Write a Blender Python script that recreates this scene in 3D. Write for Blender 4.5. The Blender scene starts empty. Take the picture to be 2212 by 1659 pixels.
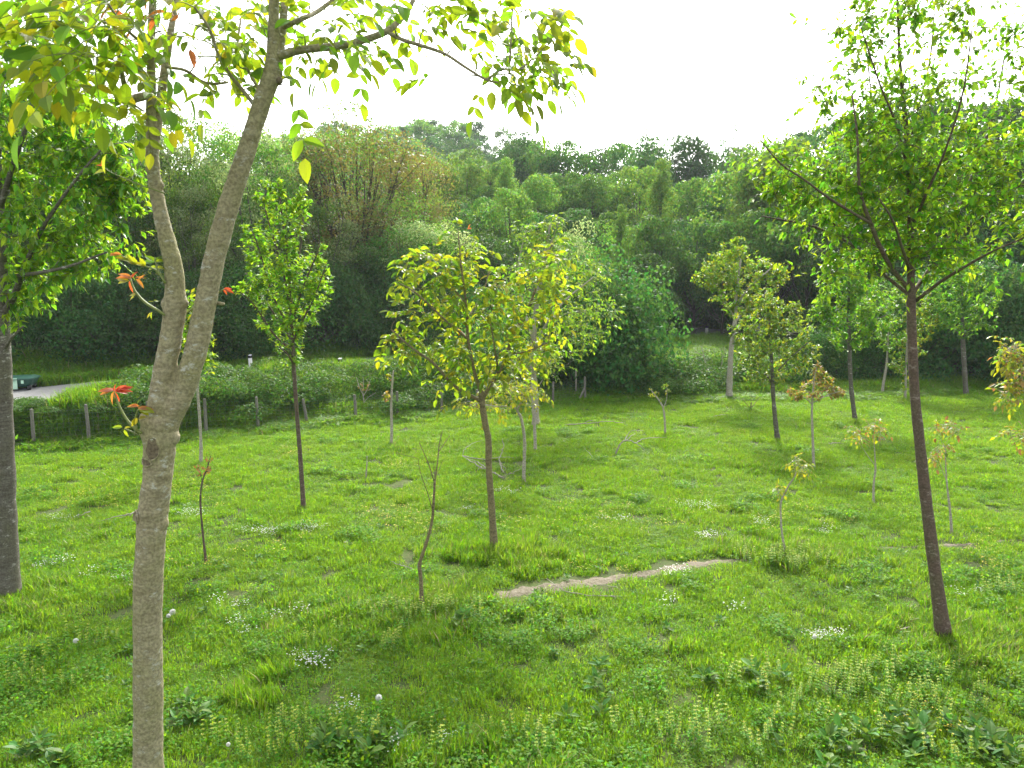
import bpy, math, random
import numpy as np
from mathutils import Vector, Matrix

R = np.random.default_rng(7)
random.seed(7)
SC = bpy.context.scene
COL = SC.collection

# ------------------------------------------------------------------ camera
W0, H0, FPX = 2212.0, 1659.0, 1598.0         # the units in which the layout was measured
CAM_H = 3.7
PITCH = math.atan(209.0 / FPX)
cam_d = bpy.data.cameras.new('camera')
cam = bpy.data.objects.new('camera', cam_d); COL.objects.link(cam)
cam_d.sensor_width = 36.0; cam_d.lens = 36.0 * FPX / W0
cam_d.clip_start = 0.05; cam_d.clip_end = 3000
cam.location = (0, 0, CAM_H); cam.rotation_euler = (math.pi / 2 - PITCH, 0, 0)
SC.camera = cam

# ------------------------------------------------------------------ sky, sun, exposure
SUN_EL, SUN_AZ = math.radians(41), math.radians(9)      # azimuth to the right of the view direction (+Y)
world = bpy.data.worlds.new('World'); SC.world = world; world.use_nodes = True
wn = world.node_tree; wn.nodes.clear()
sky = wn.nodes.new('ShaderNodeTexSky'); sky.sky_type = 'NISHITA'; sky.sun_disc = False
sky.sun_elevation = SUN_EL; sky.sun_rotation = SUN_AZ
sky.air_density = 1.0; sky.dust_density = 4.0; sky.ozone_density = 1.0
bg = wn.nodes.new('ShaderNodeBackground'); bg.inputs['Strength'].default_value = 0.15
# thin bright cloud veil over the whole sky
tc = wn.nodes.new('ShaderNodeTexCoord')
cn = wn.nodes.new('ShaderNodeTexNoise'); cn.inputs['Scale'].default_value = 2.2; cn.inputs['Detail'].default_value = 5
cr = wn.nodes.new('ShaderNodeMapRange'); cr.inputs[1].default_value = 0.3; cr.inputs[2].default_value = 0.7
cr.inputs[3].default_value = 0.62; cr.inputs[4].default_value = 0.9
hs = wn.nodes.new('ShaderNodeHueSaturation'); hs.inputs['Saturation'].default_value = 0.0; hs.inputs['Value'].default_value = 1.8
mx = wn.nodes.new('ShaderNodeMix'); mx.data_type = 'RGBA'
wo = wn.nodes.new('ShaderNodeOutputWorld')
wn.links.new(tc.outputs['Generated'], cn.inputs['Vector']); wn.links.new(cn.outputs['Fac'], cr.inputs[0])
wn.links.new(sky.outputs[0], hs.inputs['Color'])
wn.links.new(cr.outputs[0], mx.inputs[0]); wn.links.new(sky.outputs[0], mx.inputs[6]); wn.links.new(hs.outputs[0], mx.inputs[7])
wn.links.new(mx.outputs[2], bg.inputs['Color']); wn.links.new(bg.outputs[0], wo.inputs[0])

sun_d = bpy.data.lights.new('sun', 'SUN'); sun_d.energy = 3.0; sun_d.angle = math.radians(4.0); sun_d.color = (1.0, 0.95, 0.84)
sun = bpy.data.objects.new('sun', sun_d); COL.objects.link(sun)
sd = Vector((math.sin(SUN_AZ) * math.cos(SUN_EL), math.cos(SUN_AZ) * math.cos(SUN_EL), math.sin(SUN_EL)))
sun.rotation_euler = sd.to_track_quat('Z', 'Y').to_euler()
SC.view_settings.view_transform = 'Standard'; SC.view_settings.look = 'None'
SC.view_settings.exposure = 1.1; SC.view_settings.gamma = 1.0; SC.view_settings.use_curve_mapping = False
SC.cycles.max_bounces = 8; SC.cycles.diffuse_bounces = 4; SC.cycles.transmission_bounces = 6; SC.cycles.transparent_max_bounces = 8

# ------------------------------------------------------------------ measuring helpers
cp, sp = math.cos(PITCH), math.sin(PITCH)
def ray(px, py):
    x = (px - W0 / 2) / FPX; y = -(py - H0 / 2) / FPX
    return np.array([x, cp + y * sp, -sp + y * cp])
def at(px, py, Y):
    d = ray(px, py); return np.array([0, 0, CAM_H]) + d * (Y / d[1])
def project(P):
    P = np.atleast_2d(P); v = P - np.array([0, 0, CAM_H])
    dep = v[:, 1] * cp - v[:, 2] * sp; up = v[:, 1] * sp + v[:, 2] * cp
    dep = np.where(np.abs(dep) < 1e-3, 1e-3, dep)
    return W0 / 2 + FPX * v[:, 0] / dep, H0 / 2 - FPX * up / dep, dep
def plane_pt(px, py, z):
    d = ray(px, py); return np.array([0, 0, CAM_H]) + d * ((z - CAM_H) / d[2])

def sstep(a, b, x):
    t = np.clip((x - a) / (b - a), 0, 1); return t * t * (3 - 2 * t)
_ang = [(0.9, 0.3), (-0.4, 1.1), (1.7, -0.6), (0.5, 2.1), (-2.3, 0.8), (2.9, 1.9), (3.4, -2.7), (-1.3, 3.9)]
def bumps(x, y):
    s = 0
    for i, (a, b) in enumerate(_ang):
        s = s + np.sin(a * x + b * y + i * 1.7) / (1 + 0.55 * i)
    return s / 3.2
ROAD_Z = 0.7
_ra = plane_pt(160, 851, ROAD_Z); _rb = plane_pt(1480, 722, ROAD_Z)
road_d = (_rb - _ra)[:2]; road_d /= np.linalg.norm(road_d); road_n = np.array([-road_d[1], road_d[0]])
if road_n[1] < 0: road_n = -road_n
FE_A = plane_pt(180, 965, 0)[:2]; FE_B = plane_pt(1266, 872, 0)[:2]
def edge_y(x):                         # far edge of the mown meadow
    x = np.asarray(x, float)
    s1 = (FE_B[1] - FE_A[1]) / (FE_B[0] - FE_A[0])
    y = FE_B[1] + s1 * (x - FE_B[0])
    y2 = FE_B[1] + 0.16 * (x - FE_B[0])
    return np.where(x < FE_B[0], y, y2)
def road_v(x, y):
    return (x - _ra[0]) * road_n[0] + (y - _ra[1]) * road_n[1]
def terrain(x, y):
    x = np.asarray(x, float); y = np.asarray(y, float)
    u = y - edge_y(x); v = road_v(x, y)
    m = 0.05 * bumps(x, y) * (1 - sstep(0, 3, u)) + 0.05 * bumps(x * .3, y * .3)
    rise = ROAD_Z * sstep(0.2, 1.0, u / np.maximum(u - v - 2.8, .6) * 1.0) * (u > 0)
    rise = np.where(v > -2.9, ROAD_Z, rise)
    m = m * (1 - sstep(-4, -3.0, v))
    t = np.maximum(v - 3.2, 0)
    hill = 0.22 * np.minimum(t, 3) * sstep(0, 3, t) + 13.0 * (1 - np.exp(-t / 62.0))
    hill = hill + 24.0 * np.exp(-(((x + 14) / 62.0) ** 2 + ((y - 195) / 62.0) ** 2)) * sstep(20, 90, t)
    hill = hill + bumps(x * .12, y * .12) * 0.6 * sstep(5, 30, t)
    return m + rise + hill
def tz(x, y): return float(terrain(x, y))
def gp(px, py, h=0.0):                # where a pixel meets the ground (plus h)
    d = ray(px, py); o = np.array([0, 0, CAM_H]); t = 3.0; last = t
    while t < 400:
        p = o + d * t
        if p[2] < tz(p[0], p[1]) + h: break
        last = t; t += 0.15 + t * 0.01
    a, b = last, t
    for _ in range(20):
        m = (a + b) / 2; p = o + d * m
        if p[2] < tz(p[0], p[1]) + h: b = m
        else: a = m
    return o + d * b

# ------------------------------------------------------------------ object helpers
def tag(o, label=None, cat=None, group=None, kind=None):
    if label: o['label'] = label
    if cat: o['category'] = cat
    if group: o['group'] = group
    if kind: o['kind'] = kind
    return o
def empty(name, loc, label, cat, group=None, rz=0):
    o = bpy.data.objects.new(name, None); COL.objects.link(o)
    o.location = [float(v) for v in loc]; o.rotation_euler = (0, 0, rz); o.empty_display_size = .2
    return tag(o, label, cat, group)
def link(name, me, parent=None, mats=None):
    o = bpy.data.objects.new(name, me); COL.objects.link(o)
    if parent is not None: o.parent = parent
    if mats:
        if not me.materials:
            for m in mats: me.materials.append(m)
    return o
def np_mesh(name, V, F, mi=None, smooth=False):
    """F: (n,k) int array or list of such arrays"""
    Fs = F if isinstance(F, list) else [F]
    Fs = [np.asarray(f, dtype=np.int32) for f in Fs if len(f)]
    me = bpy.data.meshes.new(name)
    V = np.asarray(V, dtype=np.float32)
    me.vertices.add(len(V)); me.vertices.foreach_set('co', V.ravel())
    nl = sum(f.size for f in Fs); npoly = sum(len(f) for f in Fs)
    me.loops.add(nl); me.polygons.add(npoly)
    me.loops.foreach_set('vertex_index', np.concatenate([f.ravel() for f in Fs]))
    st = []; off = 0
    for f in Fs:
        st.append(np.arange(len(f)) * f.shape[1] + off); off += f.size
    me.polygons.foreach_set('loop_start', np.concatenate(st).astype(np.int32))
    if mi is not None: me.polygons.foreach_set('material_index', np.asarray(mi, dtype=np.int32))
    me.update(calc_edges=True)
    if smooth: me.polygons.foreach_set('use_smooth', np.ones(npoly, dtype=bool))
    else: me.polygons.foreach_set('use_smooth', np.zeros(npoly, dtype=bool))
    return me
def norm(v):
    v = np.asarray(v, float); n = np.linalg.norm(v, axis=-1, keepdims=True); return v / np.maximum(n, 1e-9)

class Wood:
    def __init__(self): self.V = []; self.F = []; self.n = 0
    def tube(self, pts, rad, seg=6, cap=True):
        pts = np.asarray(pts, float); rad = np.asarray(rad, float); k = len(pts)
        tan = np.gradient(pts, axis=0); tan = norm(tan)
        ref = np.array([0.0, 1.0, 0.0]) if abs(tan[0][1]) < .8 else np.array([1.0, 0, 0])
        a = norm(np.cross(tan, ref)); b = np.cross(tan, a)
        th = np.arange(seg) * 2 * math.pi / seg
        ring = (np.cos(th)[None, :, None] * a[:, None, :] + np.sin(th)[None, :, None] * b[:, None, :]) * rad[:, None, None] + pts[:, None, :]
        V = ring.reshape(-1, 3); i = np.arange(k - 1)[:, None] * seg; j = np.arange(seg)[None, :]; j2 = (j + 1) % seg
        F = np.stack([i + j, i + j2, i + seg + j2, i + seg + j], -1).reshape(-1, 4)
        self.V.append(V); self.F.append(F + self.n); self.n += len(V)
        if cap:                        # a small closing quad/cone at the tip
            tip = pts[-1] + tan[-1] * rad[-1] * .5
            self.V.append(tip[None]); t = self.n; self.n += 1
            base = t - seg
            f = np.array([[base + q, base + (q + 1) % seg, t, t] for q in range(seg)])
            self.F.append(f)
            self.V.append(pts[0][None]); t0 = self.n; self.n += 1; b0 = base - (k - 1) * seg
            self.F.append(np.array([[b0 + (q + 1) % seg, b0 + q, t0, t0] for q in range(seg)]))
    def ball(self, c, r, sq=(1, 1, 1), seg=10, rings=7):
        c = np.asarray(c, float); n0 = self.n; P = []
        for i in range(rings + 1):
            ph = math.pi * i / rings
            for j in range(seg):
                t = 2 * math.pi * j / seg
                P.append([math.sin(ph) * math.cos(t) * sq[0], math.sin(ph) * math.sin(t) * sq[1], math.cos(ph) * sq[2]])
        self.V.append(np.array(P) * r + c)
        F = [[n0 + i * seg + j, n0 + i * seg + (j + 1) % seg, n0 + (i + 1) * seg + (j + 1) % seg, n0 + (i + 1) * seg + j] for i in range(rings) for j in range(seg)]
        self.F.append(np.array(F)); self.n += len(P)
    def mesh(self, name, smooth=True):
        V = np.concatenate(self.V); F = np.concatenate(self.F)
        tri = F[:, 2] == F[:, 3]
        return np_mesh(name, V, [F[~tri], F[tri][:, :3]], smooth=smooth)
def resample(pts, n):
    pts = np.asarray(pts, float)
    if len(pts) < 3:
        t = np.linspace(0, 1, n)[:, None]; return pts[0] * (1 - t) + pts[-1] * t
    # catmull-rom through the points
    P = np.vstack([2 * pts[0] - pts[1], pts, 2 * pts[-1] - pts[-2]])
    s = np.linspace(0, len(pts) - 1 - 1e-6, n); i = s.astype(int); t = (s - i)[:, None]
    p0, p1, p2, p3 = P[i], P[i + 1], P[i + 2], P[i + 3]
    return .5 * (2 * p1 + (p2 - p0) * t + (2 * p0 - 5 * p1 + 4 * p2 - p3) * t ** 2 + (3 * p1 - p0 - 3 * p2 + p3) * t ** 3)
def bez(a, c, b, n):
    t = np.linspace(0, 1, n)[:, None]; return a * (1 - t) ** 2 + 2 * c * t * (1 - t) + b * t * t

# leaf templates: x across, y along, z normal
def tmpl_leaf(w=.45, fold=.1, droop=.15, n=4):
    """pointed oval leaf folded along its midrib"""
    V = []; ys = np.linspace(0, 1, n + 1)
    prof = np.sin(np.pi * ys ** .8) ** .8
    for y, p in zip(ys, prof):
        z = -droop * y * y
        if y in (0, 1): V.append((0, y, z))
        else: V += [(-w / 2 * p, y, z + fold * p * w * 2), (0, y, z), (w / 2 * p, y, z + fold * p * w * 2)]
    V = np.array(V); F = []
    F += [(0, 2, 1), (0, 3, 2)]
    for k in range(n - 2):
        a = 1 + 3 * k; b = a + 3
        F += [(a, a + 1, b + 1), (a, b + 1, b), (a + 1, a + 2, b + 2), (a + 1, b + 2, b + 1)]
    a = 1 + 3 * (n - 2); t = len(V) - 1
    F += [(a, a + 1, t), (a + 1, a + 2, t)]
    return V, np.array(F)
T_HERO = tmpl_leaf(.52, .08, .18, 5)
T_MID = (np.array([(0, 0, 0), (-.24, .42, .05), (0, .45, -.03), (.24, .42, .05), (0, 1, -.14)]), np.array([(0, 2, 1), (0, 3, 2), (1, 2, 4), (2, 3, 4)]))
T_FAR = (np.array([(0, 0, 0), (-.3, .5, .04), (.3, .5, .04), (0, 1, -.05)]), np.array([(0, 2, 1), (1, 2, 3)]))
def frames(D, N):
    D = norm(D); N = N - (N * D).sum(-1, keepdims=True) * D; N = norm(N); X = np.cross(D, N); return X, D, N
def leaf_arrays(T, P, D, N, S):
    X, Dn, Nn = frames(D, N); tv, tf = T; S = np.asarray(S)[:, None, None]
    V = (X[:, None, :] * tv[None, :, 0:1] + Dn[:, None, :] * tv[None, :, 1:2] + Nn[:, None, :] * tv[None, :, 2:3]) * S + P[:, None, :]
    F = tf[None] + (np.arange(len(P)) * len(tv))[:, None, None]
    return V.reshape(-1, 3), F.reshape(-1, tf.shape[1])
def leaf_mesh(name, T, P, D, N, S, M=None):
    V, F = leaf_arrays(T, P, D, N, S)
    mi = None if M is None else np.repeat(np.asarray(M), len(T[1]))
    return np_mesh(name, V, F, mi)

# ------------------------------------------------------------------ materials
def newmat(name):
    m = bpy.data.materials.new(name); m.use_nodes = True; m.node_tree.nodes.clear(); return m, m.node_tree
def N_(t, kind, **kw):
    n = t.nodes.new(kind)
    for k, v in kw.items(): setattr(n, k, v)
    return n
def leaf_mat(name, c, tr=None, rough=.42, trans=.42, hv=.035, vv=.45, spec=.4, patch=0.0, patch_scale=.6, patch_col=None, ov=0.0):
    m, t = newmat(name); L = t.links.new
    tr = tr or (min(1, c[0] * 2.6), min(1, c[1] * 2.2), c[2] * .9)
    oi = N_(t, 'ShaderNodeObjectInfo'); ge = N_(t, 'ShaderNodeNewGeometry')
    ad = N_(t, 'ShaderNodeMath', operation='ADD'); fr = N_(t, 'ShaderNodeMath', operation='FRACT')
    L(oi.outputs['Random'], ad.inputs[0]); L(ge.outputs['Random Per Island'], ad.inputs[1]); L(ad.outputs[0], fr.inputs[0])
    m2 = N_(t, 'ShaderNodeMath', operation='MULTIPLY'); m2.inputs[1].default_value = 7.31; f2 = N_(t, 'ShaderNodeMath', operation='FRACT')
    L(fr.outputs[0], m2.inputs[0]); L(m2.outputs[0], f2.inputs[0])
    hr = N_(t, 'ShaderNodeMapRange'); hr.inputs[3].default_value = .5 - hv; hr.inputs[4].default_value = .5 + hv; L(fr.outputs[0], hr.inputs[0])
    vr = N_(t, 'ShaderNodeMapRange'); vr.inputs[3].default_value = 1 - vv; vr.inputs[4].default_value = 1 + vv; L(f2.outputs[0], vr.inputs[0])
    if ov:                                             # crown to crown variation
        o1 = N_(t, 'ShaderNodeMapRange'); o1.inputs[3].default_value = 1 - ov; o1.inputs[4].default_value = 1 + ov; L(oi.outputs['Random'], o1.inputs[0])
        mu = N_(t, 'ShaderNodeMath', operation='MULTIPLY'); L(vr.outputs[0], mu.inputs[0]); L(o1.outputs[0], mu.inputs[1]); vr = mu
        m3 = N_(t, 'ShaderNodeMath', operation='MULTIPLY'); m3.inputs[1].default_value = 5.7; f3 = N_(t, 'ShaderNodeMath', operation='FRACT'); L(oi.outputs['Random'], m3.inputs[0]); L(m3.outputs[0], f3.inputs[0])
        o2 = N_(t, 'ShaderNodeMapRange'); o2.inputs[3].default_value = -.018; o2.inputs[4].default_value = .004; L(f3.outputs[0], o2.inputs[0])
        a2 = N_(t, 'ShaderNodeMath', operation='ADD'); L(hr.outputs[0], a2.inputs[0]); L(o2.outputs[0], a2.inputs[1]); hr = a2
    def var(col):
        h = N_(t, 'ShaderNodeHueSaturation'); h.inputs['Color'].default_value = (*col, 1)
        L(hr.outputs[0], h.inputs['Hue']); L(vr.outputs[0], h.inputs['Value']); out = h.outputs[0]
        if patch:
            no = N_(t, 'ShaderNodeTexNoise'); no.inputs['Scale'].default_value = patch_scale; no.inputs['Detail'].default_value = 3
            L(ge.outputs['Position'], no.inputs['Vector'])
            mr = N_(t, 'ShaderNodeMapRange'); mr.inputs[1].default_value = .38; mr.inputs[2].default_value = .66; mr.inputs[4].default_value = patch
            L(no.outputs['Fac'], mr.inputs[0])
            mi = N_(t, 'ShaderNodeMix', data_type='RGBA'); L(mr.outputs[0], mi.inputs[0]); L(out, mi.inputs[6])
            k = max(col) / max(c); mi.inputs[7].default_value = (*[min(1, v * k) for v in patch_col], 1); out = mi.outputs[2]
        return out
    p = N_(t, 'ShaderNodeBsdfPrincipled'); p.inputs['Roughness'].default_value = rough; p.inputs['Specular IOR Level'].default_value = spec
    L(var(c), p.inputs['Base Color'])
    tl = N_(t, 'ShaderNodeBsdfTranslucent'); L(var(tr), tl.inputs['Color'])
    ms = N_(t, 'ShaderNodeMixShader'); ms.inputs[0].default_value = trans
    L(p.outputs[0], ms.inputs[1]); L(tl.outputs[0], ms.inputs[2])
    o = N_(t, 'ShaderNodeOutputMaterial'); L(ms.outputs[0], o.inputs[0])
    return m
def bark_mat(name, c1, c2, c3, scale=(6, 6, 40), bump=.5, spot=None, dist=.01, rough=.85):
    """c1 ground tone, c2 fine grain tone, c3 moss or lichen patches"""
    m, t = newmat(name); L = t.links.new
    co = N_(t, 'ShaderNodeTexCoord'); mp = N_(t, 'ShaderNodeMapping'); mp.inputs['Scale'].default_value = scale
    L(co.outputs['Object'], mp.inputs['Vector'])
    n1 = N_(t, 'ShaderNodeTexNoise'); n1.inputs['Scale'].default_value = 2.5; n1.inputs['Detail'].default_value = 8; n1.inputs['Roughness'].default_value = .7
    L(mp.outputs[0], n1.inputs['Vector'])
    n2 = N_(t, 'ShaderNodeTexNoise'); n2.inputs['Scale'].default_value = 3.2; n2.inputs['Detail'].default_value = 6; L(co.outputs['Object'], n2.inputs['Vector'])
    n3 = N_(t, 'ShaderNodeTexNoise'); n3.inputs['Scale'].default_value = 55; n3.inputs['Detail'].default_value = 4; L(co.outputs['Object'], n3.inputs['Vector'])
    r1 = N_(t, 'ShaderNodeMapRange'); r1.inputs[1].default_value = .38; r1.inputs[2].default_value = .62; L(n1.outputs['Fac'], r1.inputs[0])
    a = N_(t, 'ShaderNodeMix', data_type='RGBA'); L(r1.outputs[0], a.inputs[0]); a.inputs[6].default_value = (*c1, 1); a.inputs[7].default_value = (*c2, 1)
    r2 = N_(t, 'ShaderNodeMapRange'); r2.inputs[1].default_value = .45; r2.inputs[2].default_value = .68; L(n2.outputs['Fac'], r2.inputs[0])
    b = N_(t, 'ShaderNodeMix', data_type='RGBA'); L(r2.outputs[0], b.inputs[0]); L(a.outputs[2], b.inputs[6]); b.inputs[7].default_value = (*c3, 1)
    out = b.outputs[2]
    r3 = N_(t, 'ShaderNodeMapRange'); r3.inputs[1].default_value = .35; r3.inputs[2].default_value = .65; r3.inputs[3].default_value = .72; r3.inputs[4].default_value = 1.25; L(n3.outputs['Fac'], r3.inputs[0])
    hv_ = N_(t, 'ShaderNodeHueSaturation'); L(r3.outputs[0], hv_.inputs['Value']); L(out, hv_.inputs['Color']); out = hv_.outputs[0]
    if spot:
        n4 = N_(t, 'ShaderNodeTexNoise'); n4.inputs['Scale'].default_value = 9; n4.inputs['Detail'].default_value = 9; n4.inputs['Roughness'].default_value = .75
        mp2 = N_(t, 'ShaderNodeMapping'); mp2.inputs['Scale'].default_value = (1, 1, 2.0); mp2.inputs['Location'].default_value = (3, 7, 2)
        L(co.outputs['Object'], mp2.inputs['Vector']); L(mp2.outputs[0], n4.inputs['Vector'])
        r4 = N_(t, 'ShaderNodeMapRange'); r4.inputs[1].default_value = .57; r4.inputs[2].default_value = .64; L(n4.outputs['Fac'], r4.inputs[0])
        c = N_(t, 'ShaderNodeMix', data_type='RGBA'); L(r4.outputs[0], c.inputs[0]); L(out, c.inputs[6]); c.inputs[7].default_value = (*spot, 1); out = c.outputs[2]
    p = N_(t, 'ShaderNodeBsdfPrincipled'); p.inputs['Roughness'].default_value = rough; p.inputs['Specular IOR Level'].default_value = .25
    L(out, p.inputs['Base Color'])
    s = N_(t, 'ShaderNodeMath', operation='ADD'); L(n1.outputs['Fac'], s.inputs[0]); L(n3.outputs['Fac'], s.inputs[1])
    bu = N_(t, 'ShaderNodeBump'); bu.inputs['Strength'].default_value = bump; bu.inputs['Distance'].default_value = dist; L(s.outputs[0], bu.inputs['Height']); L(bu.outputs[0], p.inputs['Normal'])
    o = N_(t, 'ShaderNodeOutputMaterial'); L(p.outputs[0], o.inputs[0])
    return m
def plain_mat(name, c, rough=.6, spec=.4, var=0.0, scale=8):
    m, t = newmat(name); L = t.links.new
    p = N_(t, 'ShaderNodeBsdfPrincipled'); p.inputs['Roughness'].default_value = rough; p.inputs['Specular IOR Level'].default_value = spec
    co = N_(t, 'ShaderNodeTexCoord'); n = N_(t, 'ShaderNodeTexNoise'); n.inputs['Scale'].default_value = scale; n.inputs['Detail'].default_value = 6; L(co.outputs['Object'], n.inputs['Vector'])
    a = N_(t, 'ShaderNodeMix', data_type='RGBA'); L(n.outputs['Fac'], a.inputs[0])
    a.inputs[6].default_value = (*[v * (1 - var) for v in c], 1); a.inputs[7].default_value = (*[min(1, v * (1 + var)) for v in c], 1)
    L(a.outputs[2], p.inputs['Base Color']); o = N_(t, 'ShaderNodeOutputMaterial'); L(p.outputs[0], o.inputs[0])
    return m
def ground_mat(name, cols, scales, bump=.4):
    m, t = newmat(name); L = t.links.new
    ge = N_(t, 'ShaderNodeNewGeometry'); cur = None
    for i, (c, s) in enumerate(zip(cols[1:], scales)):
        n = N_(t, 'ShaderNodeTexNoise'); n.inputs['Scale'].default_value = s; n.inputs['Detail'].default_value = 8; n.inputs['Roughness'].default_value = .65; L(ge.outputs['Position'], n.inputs['Vector'])
        r = N_(t, 'ShaderNodeMapRange'); r.inputs[1].default_value = .42; r.inputs[2].default_value = .62; L(n.outputs['Fac'], r.inputs[0])
        a = N_(t, 'ShaderNodeMix', data_type='RGBA'); L(r.outputs[0], a.inputs[0]); a.inputs[7].default_value = (*c, 1)
        if cur is None: a.inputs[6].default_value = (*cols[0], 1)
        else: L(cur, a.inputs[6])
        cur = a.outputs[2]; last = n
    p = N_(t, 'ShaderNodeBsdfPrincipled'); p.inputs['Roughness'].default_value = .9; p.inputs['Specular IOR Level'].default_value = .15; L(cur, p.inputs['Base Color'])
    bu = N_(t, 'ShaderNodeBump'); bu.inputs['Strength'].default_value = bump; bu.inputs['Distance'].default_value = .05; L(last.outputs['Fac'], bu.inputs['Height']); L(bu.outputs[0], p.inputs['Normal'])
    o = N_(t, 'ShaderNodeOutputMaterial'); L(p.outputs[0], o.inputs[0])
    return m

def road_Y(px):                        # distance of the road's middle line under a pixel column
    k = (px - W0 / 2) / FPX; Y = 25.0
    for _ in range(60): Y = Y - .4 * float(road_v(k * Y * 1.02, Y))
    return Y
MAT = {}
MAT['ground'] = ground_mat('meadow_soil', [(.045, .085, .014), (.07, .11, .02), (.03, .05, .012), (.08, .085, .03)], [.7, 3, 30])
MAT['hill'] = ground_mat('forest_floor', [(.02, .04, .012), (.03, .05, .015), (.02, .03, .01)], [.2, 2])
MAT['dirt'] = ground_mat('trodden_dirt', [(.165, .14, .10), (.09, .085, .045), (.21, .185, .14)], [1.5, 18], .8)
MAT['asphalt'] = ground_mat('worn_asphalt', [(.20, .20, .20), (.16, .16, .165), (.23, .23, .22)], [.8, 60], .3)
MAT['grass'] = leaf_mat('grass_blade', (.088, .20, .008), (.31, .55, .009), rough=.55, trans=.45, vv=.35, hv=.02, spec=.22, patch=.8, patch_scale=.8, patch_col=(.14, .21, .010))
MAT['grass_dark'] = leaf_mat('lush_grass_blade', (.07, .17, .009), (.26, .48, .012), rough=.5, trans=.42, vv=.35, spec=.22)
MAT['dry'] = leaf_mat('dry_stalk', (.28, .24, .10), (.4, .34, .12), trans=.3)
MAT['clover'] = leaf_mat('herb_leaf', (.085, .20, .010), (.30, .56, .012), rough=.6, trans=.42, vv=.4, spec=.2)
MAT['weed'] = leaf_mat('broad_weed_leaf', (.07, .16, .025), (.2, .38, .035), rough=.5, trans=.35, vv=.3, spec=.25)
MAT['yellow'] = leaf_mat('yellow_petal', (.62, .5, .03), (.6, .5, .03), rough=.5, trans=.3, vv=.15)
MAT['ygreen'] = leaf_mat('crosswort_flower', (.36, .40, .02), (.5, .52, .02), rough=.6, trans=.3, vv=.2)
MAT['white'] = leaf_mat('white_petal', (.68, .68, .62), (.6, .6, .55), rough=.6, trans=.3, vv=.1, hv=0)
MAT['pink'] = leaf_mat('pale_pink_petal', (.5, .38, .36), (.5, .38, .36), rough=.6, trans=.3, vv=.1, hv=0)
MAT['bramble'] = leaf_mat('bramble_leaf', (.055, .13, .018), (.15, .3, .02), rough=.5, trans=.3, vv=.45, spec=.16)
MAT['wal'] = leaf_mat('walnut_leaf', (.085, .165, .010), (.32, .48, .015), rough=.4, trans=.5, vv=.3, spec=.3)
MAT['wal_y'] = leaf_mat('young_walnut_leaf', (.17, .21, .012), (.50, .52, .015), rough=.36, trans=.5, vv=.25)
MAT['wal_o'] = leaf_mat('orange_walnut_leaf', (.34, .12, .03), (.7, .26, .04), rough=.4, trans=.45, vv=.2, hv=.015)
MAT['wal_r'] = leaf_mat('red_walnut_leaf', (.36, .05, .02), (.7, .12, .03), rough=.4, trans=.45, vv=.2, hv=.01)
MAT['cherry'] = leaf_mat('cherry_leaf', (.065, .16, .018), (.26, .54, .02), rough=.36, trans=.47, vv=.3, spec=.35)
MAT['cherry_l'] = leaf_mat('light_cherry_leaf', (.10, .21, .016), (.38, .62, .02), rough=.38, trans=.5, vv=.3, spec=.3)
MAT['pear'] = leaf_mat('slim_tree_leaf', (.10, .22, .016), (.38, .62, .02), rough=.38, trans=.48, vv=.32, spec=.3)
MAT['tw_green'] = plain_mat('green_shoot', (.16, .2, .05), .5, .4, .3)
MAT['bark_near'] = bark_mat('smooth_walnut_bark', (.31, .28, .18), (.22, .19, .115), (.24, .225, .115), (2.5, 2.5, 11), .6, spot=(.42, .42, .37), dist=.008)
MAT['bark_grey'] = bark_mat('grey_bark', (.14, .13, .11), (.08, .07, .055), (.11, .105, .07), (2, 2, 14), .6, spot=(.36, .35, .32), dist=.008)
MAT['bark_cherry'] = bark_mat('cherry_bark', (.13, .09, .07), (.085, .06, .047), (.11, .095, .06), (4, 4, 16), .8, spot=(.24, .2, .17), dist=.008)
MAT['bark_wal'] = bark_mat('young_walnut_bark', (.22, .18, .10), (.11, .09, .05), (.18, .16, .07), (4, 4, 20), .6, dist=.006)
MAT['bark_dark'] = bark_mat('dark_bark', (.085, .07, .05), (.05, .04, .03), (.07, .07, .04), (5, 5, 10), .5)
MAT['bark_pale'] = bark_mat('pale_bark', (.42, .39, .33), (.27, .24, .2), (.3, .28, .2), (5, 5, 20), .4)
MAT['deadwood'] = bark_mat('dead_wood', (.36, .33, .28), (.2, .18, .15), (.28, .25, .2), (10, 10, 10), .4)
MAT['scar'] = bark_mat('bark_scar', (.15, .12, .08), (.08, .06, .04), (.17, .14, .09), (9, 9, 20), .8)
MAT['post'] = bark_mat('weathered_post', (.21, .195, .175), (.12, .11, .1), (.16, .16, .12), (20, 20, 3), .6)
MAT['wire'] = plain_mat('fence_wire', (.16, .18, .17), .5, .5)
MAT['pl_white'] = plain_mat('white_plastic', (.8, .8, .78), .45, .4, .05)
MAT['pl_black'] = plain_mat('black_plastic', (.02, .02, .022), .45, .4)
MAT['bin'] = plain_mat('dark_green_plastic', (.012, .075, .05), .4, .5, .2)
MAT['sticker'] = plain_mat('pale_sticker', (.45, .68, .52), .5, .3, .12, 14)
MAT['navy'] = plain_mat('navy_plastic', (.02, .03, .12), .4, .4)

# ------------------------------------------------------------------ ground
def warp(n, lo, hi, mid, k):
    t = np.linspace(-1, 1, n); s = np.sinh(k * t) / math.sinh(k)
    return np.where(s < 0, mid + s * (mid - lo), mid + s * (hi - mid))
gx = warp(260, -420, 420, 0, 4.6); gy = warp(280, -60, 620, 14, 4.2)
GX, GY = np.meshgrid(gx, gy); GZ = terrain(GX, GY)
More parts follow.
